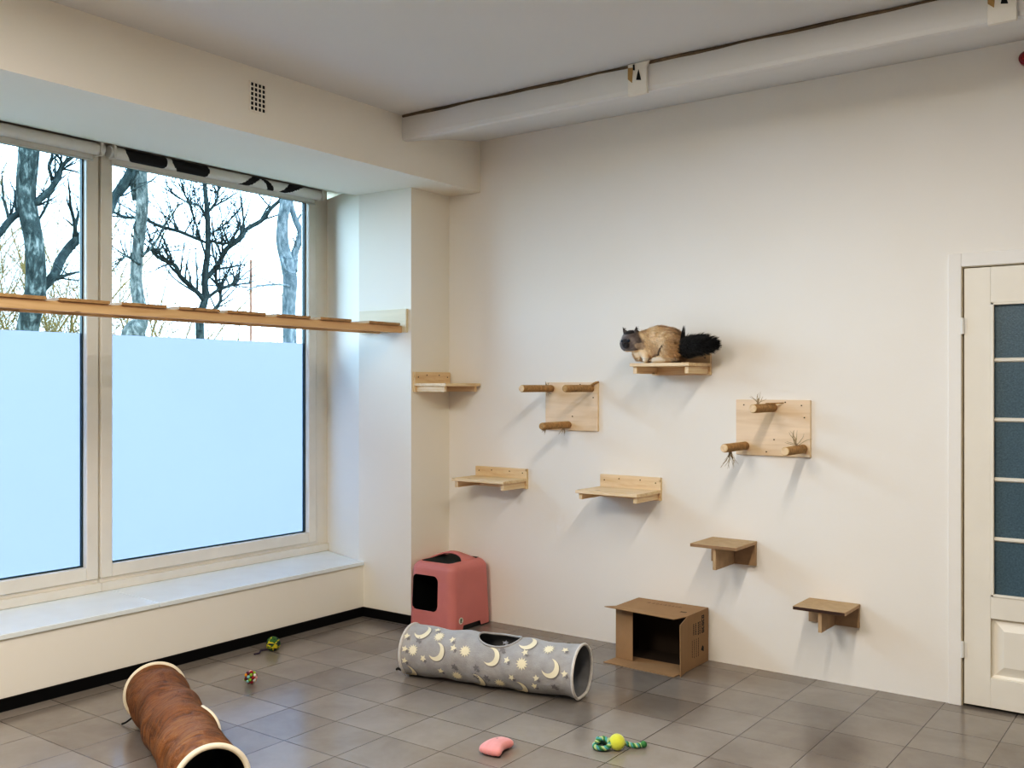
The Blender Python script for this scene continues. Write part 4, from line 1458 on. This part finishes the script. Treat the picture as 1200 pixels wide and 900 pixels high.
def tree(label, X, trunk, limbs, mat, seed, ntw=10, lt=1.2, group='bare trees outside the windows', limbmat=None, name='bare_tree'):
    """trunk: [(u,v,width_px)], limbs: list of such lists, all lying in the plane x = X (plus small depth wander)"""
    rnd = random.Random(seed)
    base = atX(trunk[0][0], trunk[0][1], X)
    base.z = -0.35
    t = thing(name, label, 'tree', base, group=group)
    def conv(L_, wob):
        P, R_ = [], []
        for i, (u, v, w_) in enumerate(L_):
            p = atX(u, v, X)
            k = (u - 600) / F; d = X / (FX + RX * k)
            P.append(p - base + (Vector((rnd.uniform(-1, 1) * wob, 0, 0)) if i else Vector()))
            R_.append(w_ * d / F / 2)
        S_ = smooth_path(P, 6)
        Q = []
        for i in range(len(R_) - 1):
            for j in range(6): Q.append(R_[i] + (R_[i + 1] - R_[i]) * j / 6)
        Q.append(R_[-1])
        return S_, Q
    m = MB()
    S_, Q = conv(trunk, 0.1)
    S_ = [Vector((S_[0].x, S_[0].y, -0.02))] + S_; Q = [Q[0] * 1.15] + Q
    m.tube(S_, Q, 14)
    m.obj('trunk', mat, t, smooth=True)
    m = MB()
    for L_ in limbs:
        P, R_ = conv(L_, 0.15)
        m.tube(P, R_, 9)
        twigs(m, P, R_, rnd, ntw, lt)
    if limbs: m.obj('branches', limbmat or mat, t, smooth=True)
    return t
tree('thick dark bare tree seen through the left window', -12.0,
     [(36, 420, 25), (36, 386, 24), (38, 345, 23), (38, 290, 21), (33, 230, 22), (34, 175, 23), (35, 90, 20), (30, 20, 16)],
     [[(40, 346, 11), (58, 325, 11), (78, 302, 11), (97, 280, 11), (118, 256, 10), (135, 232, 11), (150, 200, 10), (165, 170, 8), (180, 130, 6)],
      [(-30, 300, 8), (0, 276, 8), (20, 254, 8), (45, 233, 7), (62, 212, 7), (76, 192, 5), (90, 178, 3)],
      [(62, 212, 4), (56, 196, 4), (58, 180, 3), (54, 160, 2)],
      [(66, 206, 4), (68, 190, 3), (67, 175, 3)],
      [(44, 260, 3), (50, 236, 3), (51, 222, 2)]], M_bark1, 1, 8, 1.0, limbmat=M_bark3)
tree('pale-barked bare tree just right of the window mullion', -15.0,
     [(152, 430, 30), (153, 392, 27), (162, 372, 15), (163, 330, 14), (166, 280, 13), (164, 240, 14), (162, 200, 16), (163, 150, 15), (165, 80, 12)],
     [[(158, 235, 6), (154, 215, 7), (153, 200, 5), (146, 180, 4)],
      [(166, 300, 4), (178, 286, 3), (190, 262, 2), (205, 240, 1.5)],
      [(164, 310, 3), (150, 300, 3), (138, 306, 2)]], M_bark2, 2, 12, 1.4, limbmat=M_bark1)
tree('slim dark bare tree spreading wide branches in the middle of the right window', -17.0,
     [(236, 420, 10), (236, 375, 10), (240, 350, 8), (241, 325, 8), (243, 290, 6.5), (242, 250, 6), (243, 215, 5), (242, 170, 4), (243, 110, 3)],
     [[(243, 325, 6), (258, 310, 6), (268, 292, 6), (276, 280, 6), (290, 268, 5), (304, 258, 5), (318, 244, 4.5), (330, 232, 4), (350, 215, 3)],
      [(239, 352, 6), (228, 340, 5.5), (215, 325, 5), (202, 312, 5), (190, 303, 4), (178, 292, 3)],
      [(241, 284, 3), (226, 278, 4), (205, 272, 4), (190, 264, 4), (172, 255, 4), (150, 254, 3.5), (131, 250, 3), (100, 240, 3)],
      [(242, 350, 4), (255, 340, 4), (270, 333, 4), (285, 327, 2.5)],
      [(243, 250, 3), (252, 236, 3), (258, 222, 2.5), (262, 205, 2)],
      [(243, 260, 3), (232, 243, 2.5), (215, 238, 2), (204, 225, 2)],
      [(245, 368, 4), (258, 352, 4), (258, 330, 3), (250, 310, 2), (247, 300, 2)],
      [(241, 300, 2.5), (230, 270, 2.5), (222, 240, 2), (215, 220, 1.5)],
      [(244, 276, 3), (262, 265, 2), (280, 250, 1.5), (290, 235, 1)],
      [(246, 282, 2.5), (262, 286, 2.5), (272, 284, 2)]], M_bark3, 3, 22, 1.5)
tree('forked bluish-grey bare tree at the right edge of the right window', -14.0,
     [(342, 420, 16), (342, 400, 16), (342, 360, 16), (341, 330, 17), (340, 310, 16), (335, 285, 15), (332, 260, 13), (331, 235, 13), (334, 190, 12), (338, 120, 10)],
     [[(344, 318, 10), (349, 296, 9), (352, 275, 8), (348, 255, 7), (345, 235, 6), (348, 200, 5)],
      [(341, 336, 3), (322, 334, 3), (306, 335, 2), (296, 340, 1.5)],
      [(330, 300, 3), (327, 310, 3), (332, 320, 3)]], M_bark4, 4, 4, 0.7, limbmat=M_bark4)
# reddish pole
t = thing('outdoor_pole', 'slim reddish pole outside between two bare trees', 'pole', atX(294, 400, -20.0) * 1.0)
pb = atX(294, 400, -20.0); t.location = (pb.x, pb.y, -0.35)
ptop = atX(294, 304, -20.0).z + 0.35
M_pole = bark('pole_rust', (0.14, 0.055, 0.035), (0.22, 0.10, 0.065), (0.32, 0.18, 0.12))
MB().tube([(0, 0, 0), (0, 0, ptop)], 0.035, 8).obj('shaft', M_pole, t)
# tangle of fine twigs behind, beyond counting
rnd = random.Random(9)
def thicket(name, label, X, n, zmax, mat, seed, u0=-150, u1=380):
    rnd = random.Random(seed)
    m = MB()
    for i in range(n):
        u = rnd.uniform(u0, u1)
        b = atX(u, 440, X + rnd.uniform(-1.2, 1.2)); b.z = -0.35
        H = zmax * rnd.uniform(.45, 1.0)
        p = b; d = Vector((rnd.uniform(-.5, .5), rnd.uniform(-.5, .5), 1)).normalized()
        pts = [p]
        for k in range(8):
            d = (d + Vector((rnd.uniform(-1, 1), rnd.uniform(-1, 1), rnd.uniform(-.5, .6))) * 0.42).normalized()
            pts.append(pts[-1] + d * H / 8)
        r0 = rnd.uniform(0.018, 0.040)
        R_ = [r0 * (1 - .85 * k / 8) for k in range(9)]
        m.tube(pts, R_, 5)
        twigs(m, pts[2:], R_[2:], rnd, 18, H * 0.34, 0, 0.05, 1.1)
    o = m.obj(name, mat)
    return tag(o, label, 'bushes', kind='stuff')
M_gold = bark('twig_gold', (0.085, 0.055, 0.02), (0.17, 0.11, 0.042), (0.28, 0.20, 0.09))
M_tan2 = bark('twig_tan', (0.12, 0.078, 0.045), (0.19, 0.13, 0.08), (0.28, 0.21, 0.14))
thicket('shrub_thicket', 'golden leafless twigs filling the view low behind the bare trees', -23, 100, 9.5, M_gold, 31, -200, 250)
thicket('shrub_thicket', 'pale brown leafless scrub far behind the bare trees', -32, 90, 11.0, M_tan2, 32, -150, 300)

# ------------------------------------------------------------------ light
wd = bpy.data.worlds.new('sky'); SC.world = wd
wd.use_nodes = True
nt = wd.node_tree
bg = nt.nodes['Background']
tc = N(nt, 'ShaderNodeTexCoord'); sp = N(nt, 'ShaderNodeSeparateXYZ')
nt.links.new(tc.outputs['Generated'], sp.inputs[0])
r = ramp(nt, [(0.0, (0.60, 0.79, 0.97)), (0.12, (0.58, 0.80, 1.0)), (0.5, (0.49, 0.755, 1.0)), (1.0, (0.45, 0.725, 1.0))])
nt.links.new(sp.outputs['Z'], r.inputs['Fac'])
nt.links.new(r.outputs['Color'], bg.inputs['Color'])
bg.inputs['Strength'].default_value = 9.0

def area(name, loc, size, power, col, rot=(0, 0, 0), shape='DISK'):
    l = bpy.data.lights.new(name, 'AREA')
    l.shape = shape; l.size = size; l.energy = power; l.color = col
    o = bpy.data.objects.new(name, l); o.location = loc; o.rotation_euler = rot
    COL.objects.link(o)
    return o
WARM = (1.0, 0.90, 0.77)
a = area('ceiling_lamp_and_fill', (-1.15, 2.0, 3.03), 0.14, 56, WARM, shape='RECTANGLE')
a.data.size_y = 2.6
area('ceiling_lamp_and_fill', (-2.5, 0.1, 3.03), 1.3, 115, WARM)  # fill light added to brighten the left side, no known lamp there

for y0_, y1_ in ((1.2, 2.965), (3.123, 4.578)):
    p_ = area('window_portal', (-5.118, (y0_ + y1_) / 2, (1.795 + 2.755) / 2), y1_ - y0_, 0.0, (1, 1, 1), rot=(0, -pi / 2, 0), shape='RECTANGLE')
    p_.rotation_euler = Matrix(((0, 0, -1), (1, 0, 0), (0, -1, 0))).to_euler()
    p_.data.size_y = 2.755 - 1.795
    p_.data.cycles.is_portal = True
SC.view_settings.view_transform = 'Standard'
SC.view_settings.look = 'None'
SC.view_settings.exposure = 0.33
SC.view_settings.use_curve_mapping = True
cv = SC.view_settings.curve_mapping
cc = cv.curves[3]
cc.points.new(0.06, 0.035); cc.points.new(0.30, 0.29); cc.points.new(0.7, 0.715)
cv.update()
SC.cycles.use_denoising = True
SC.cycles.max_bounces = 10
SC.cycles.diffuse_bounces = 6
SC.cycles.transparent_max_bounces = 12
SC.cycles.sample_clamp_indirect = 4.0
SC.cycles.denoising_prefilter = 'ACCURATE'
SC.cycles.caustics_reflective = False
SC.cycles.caustics_refractive = False
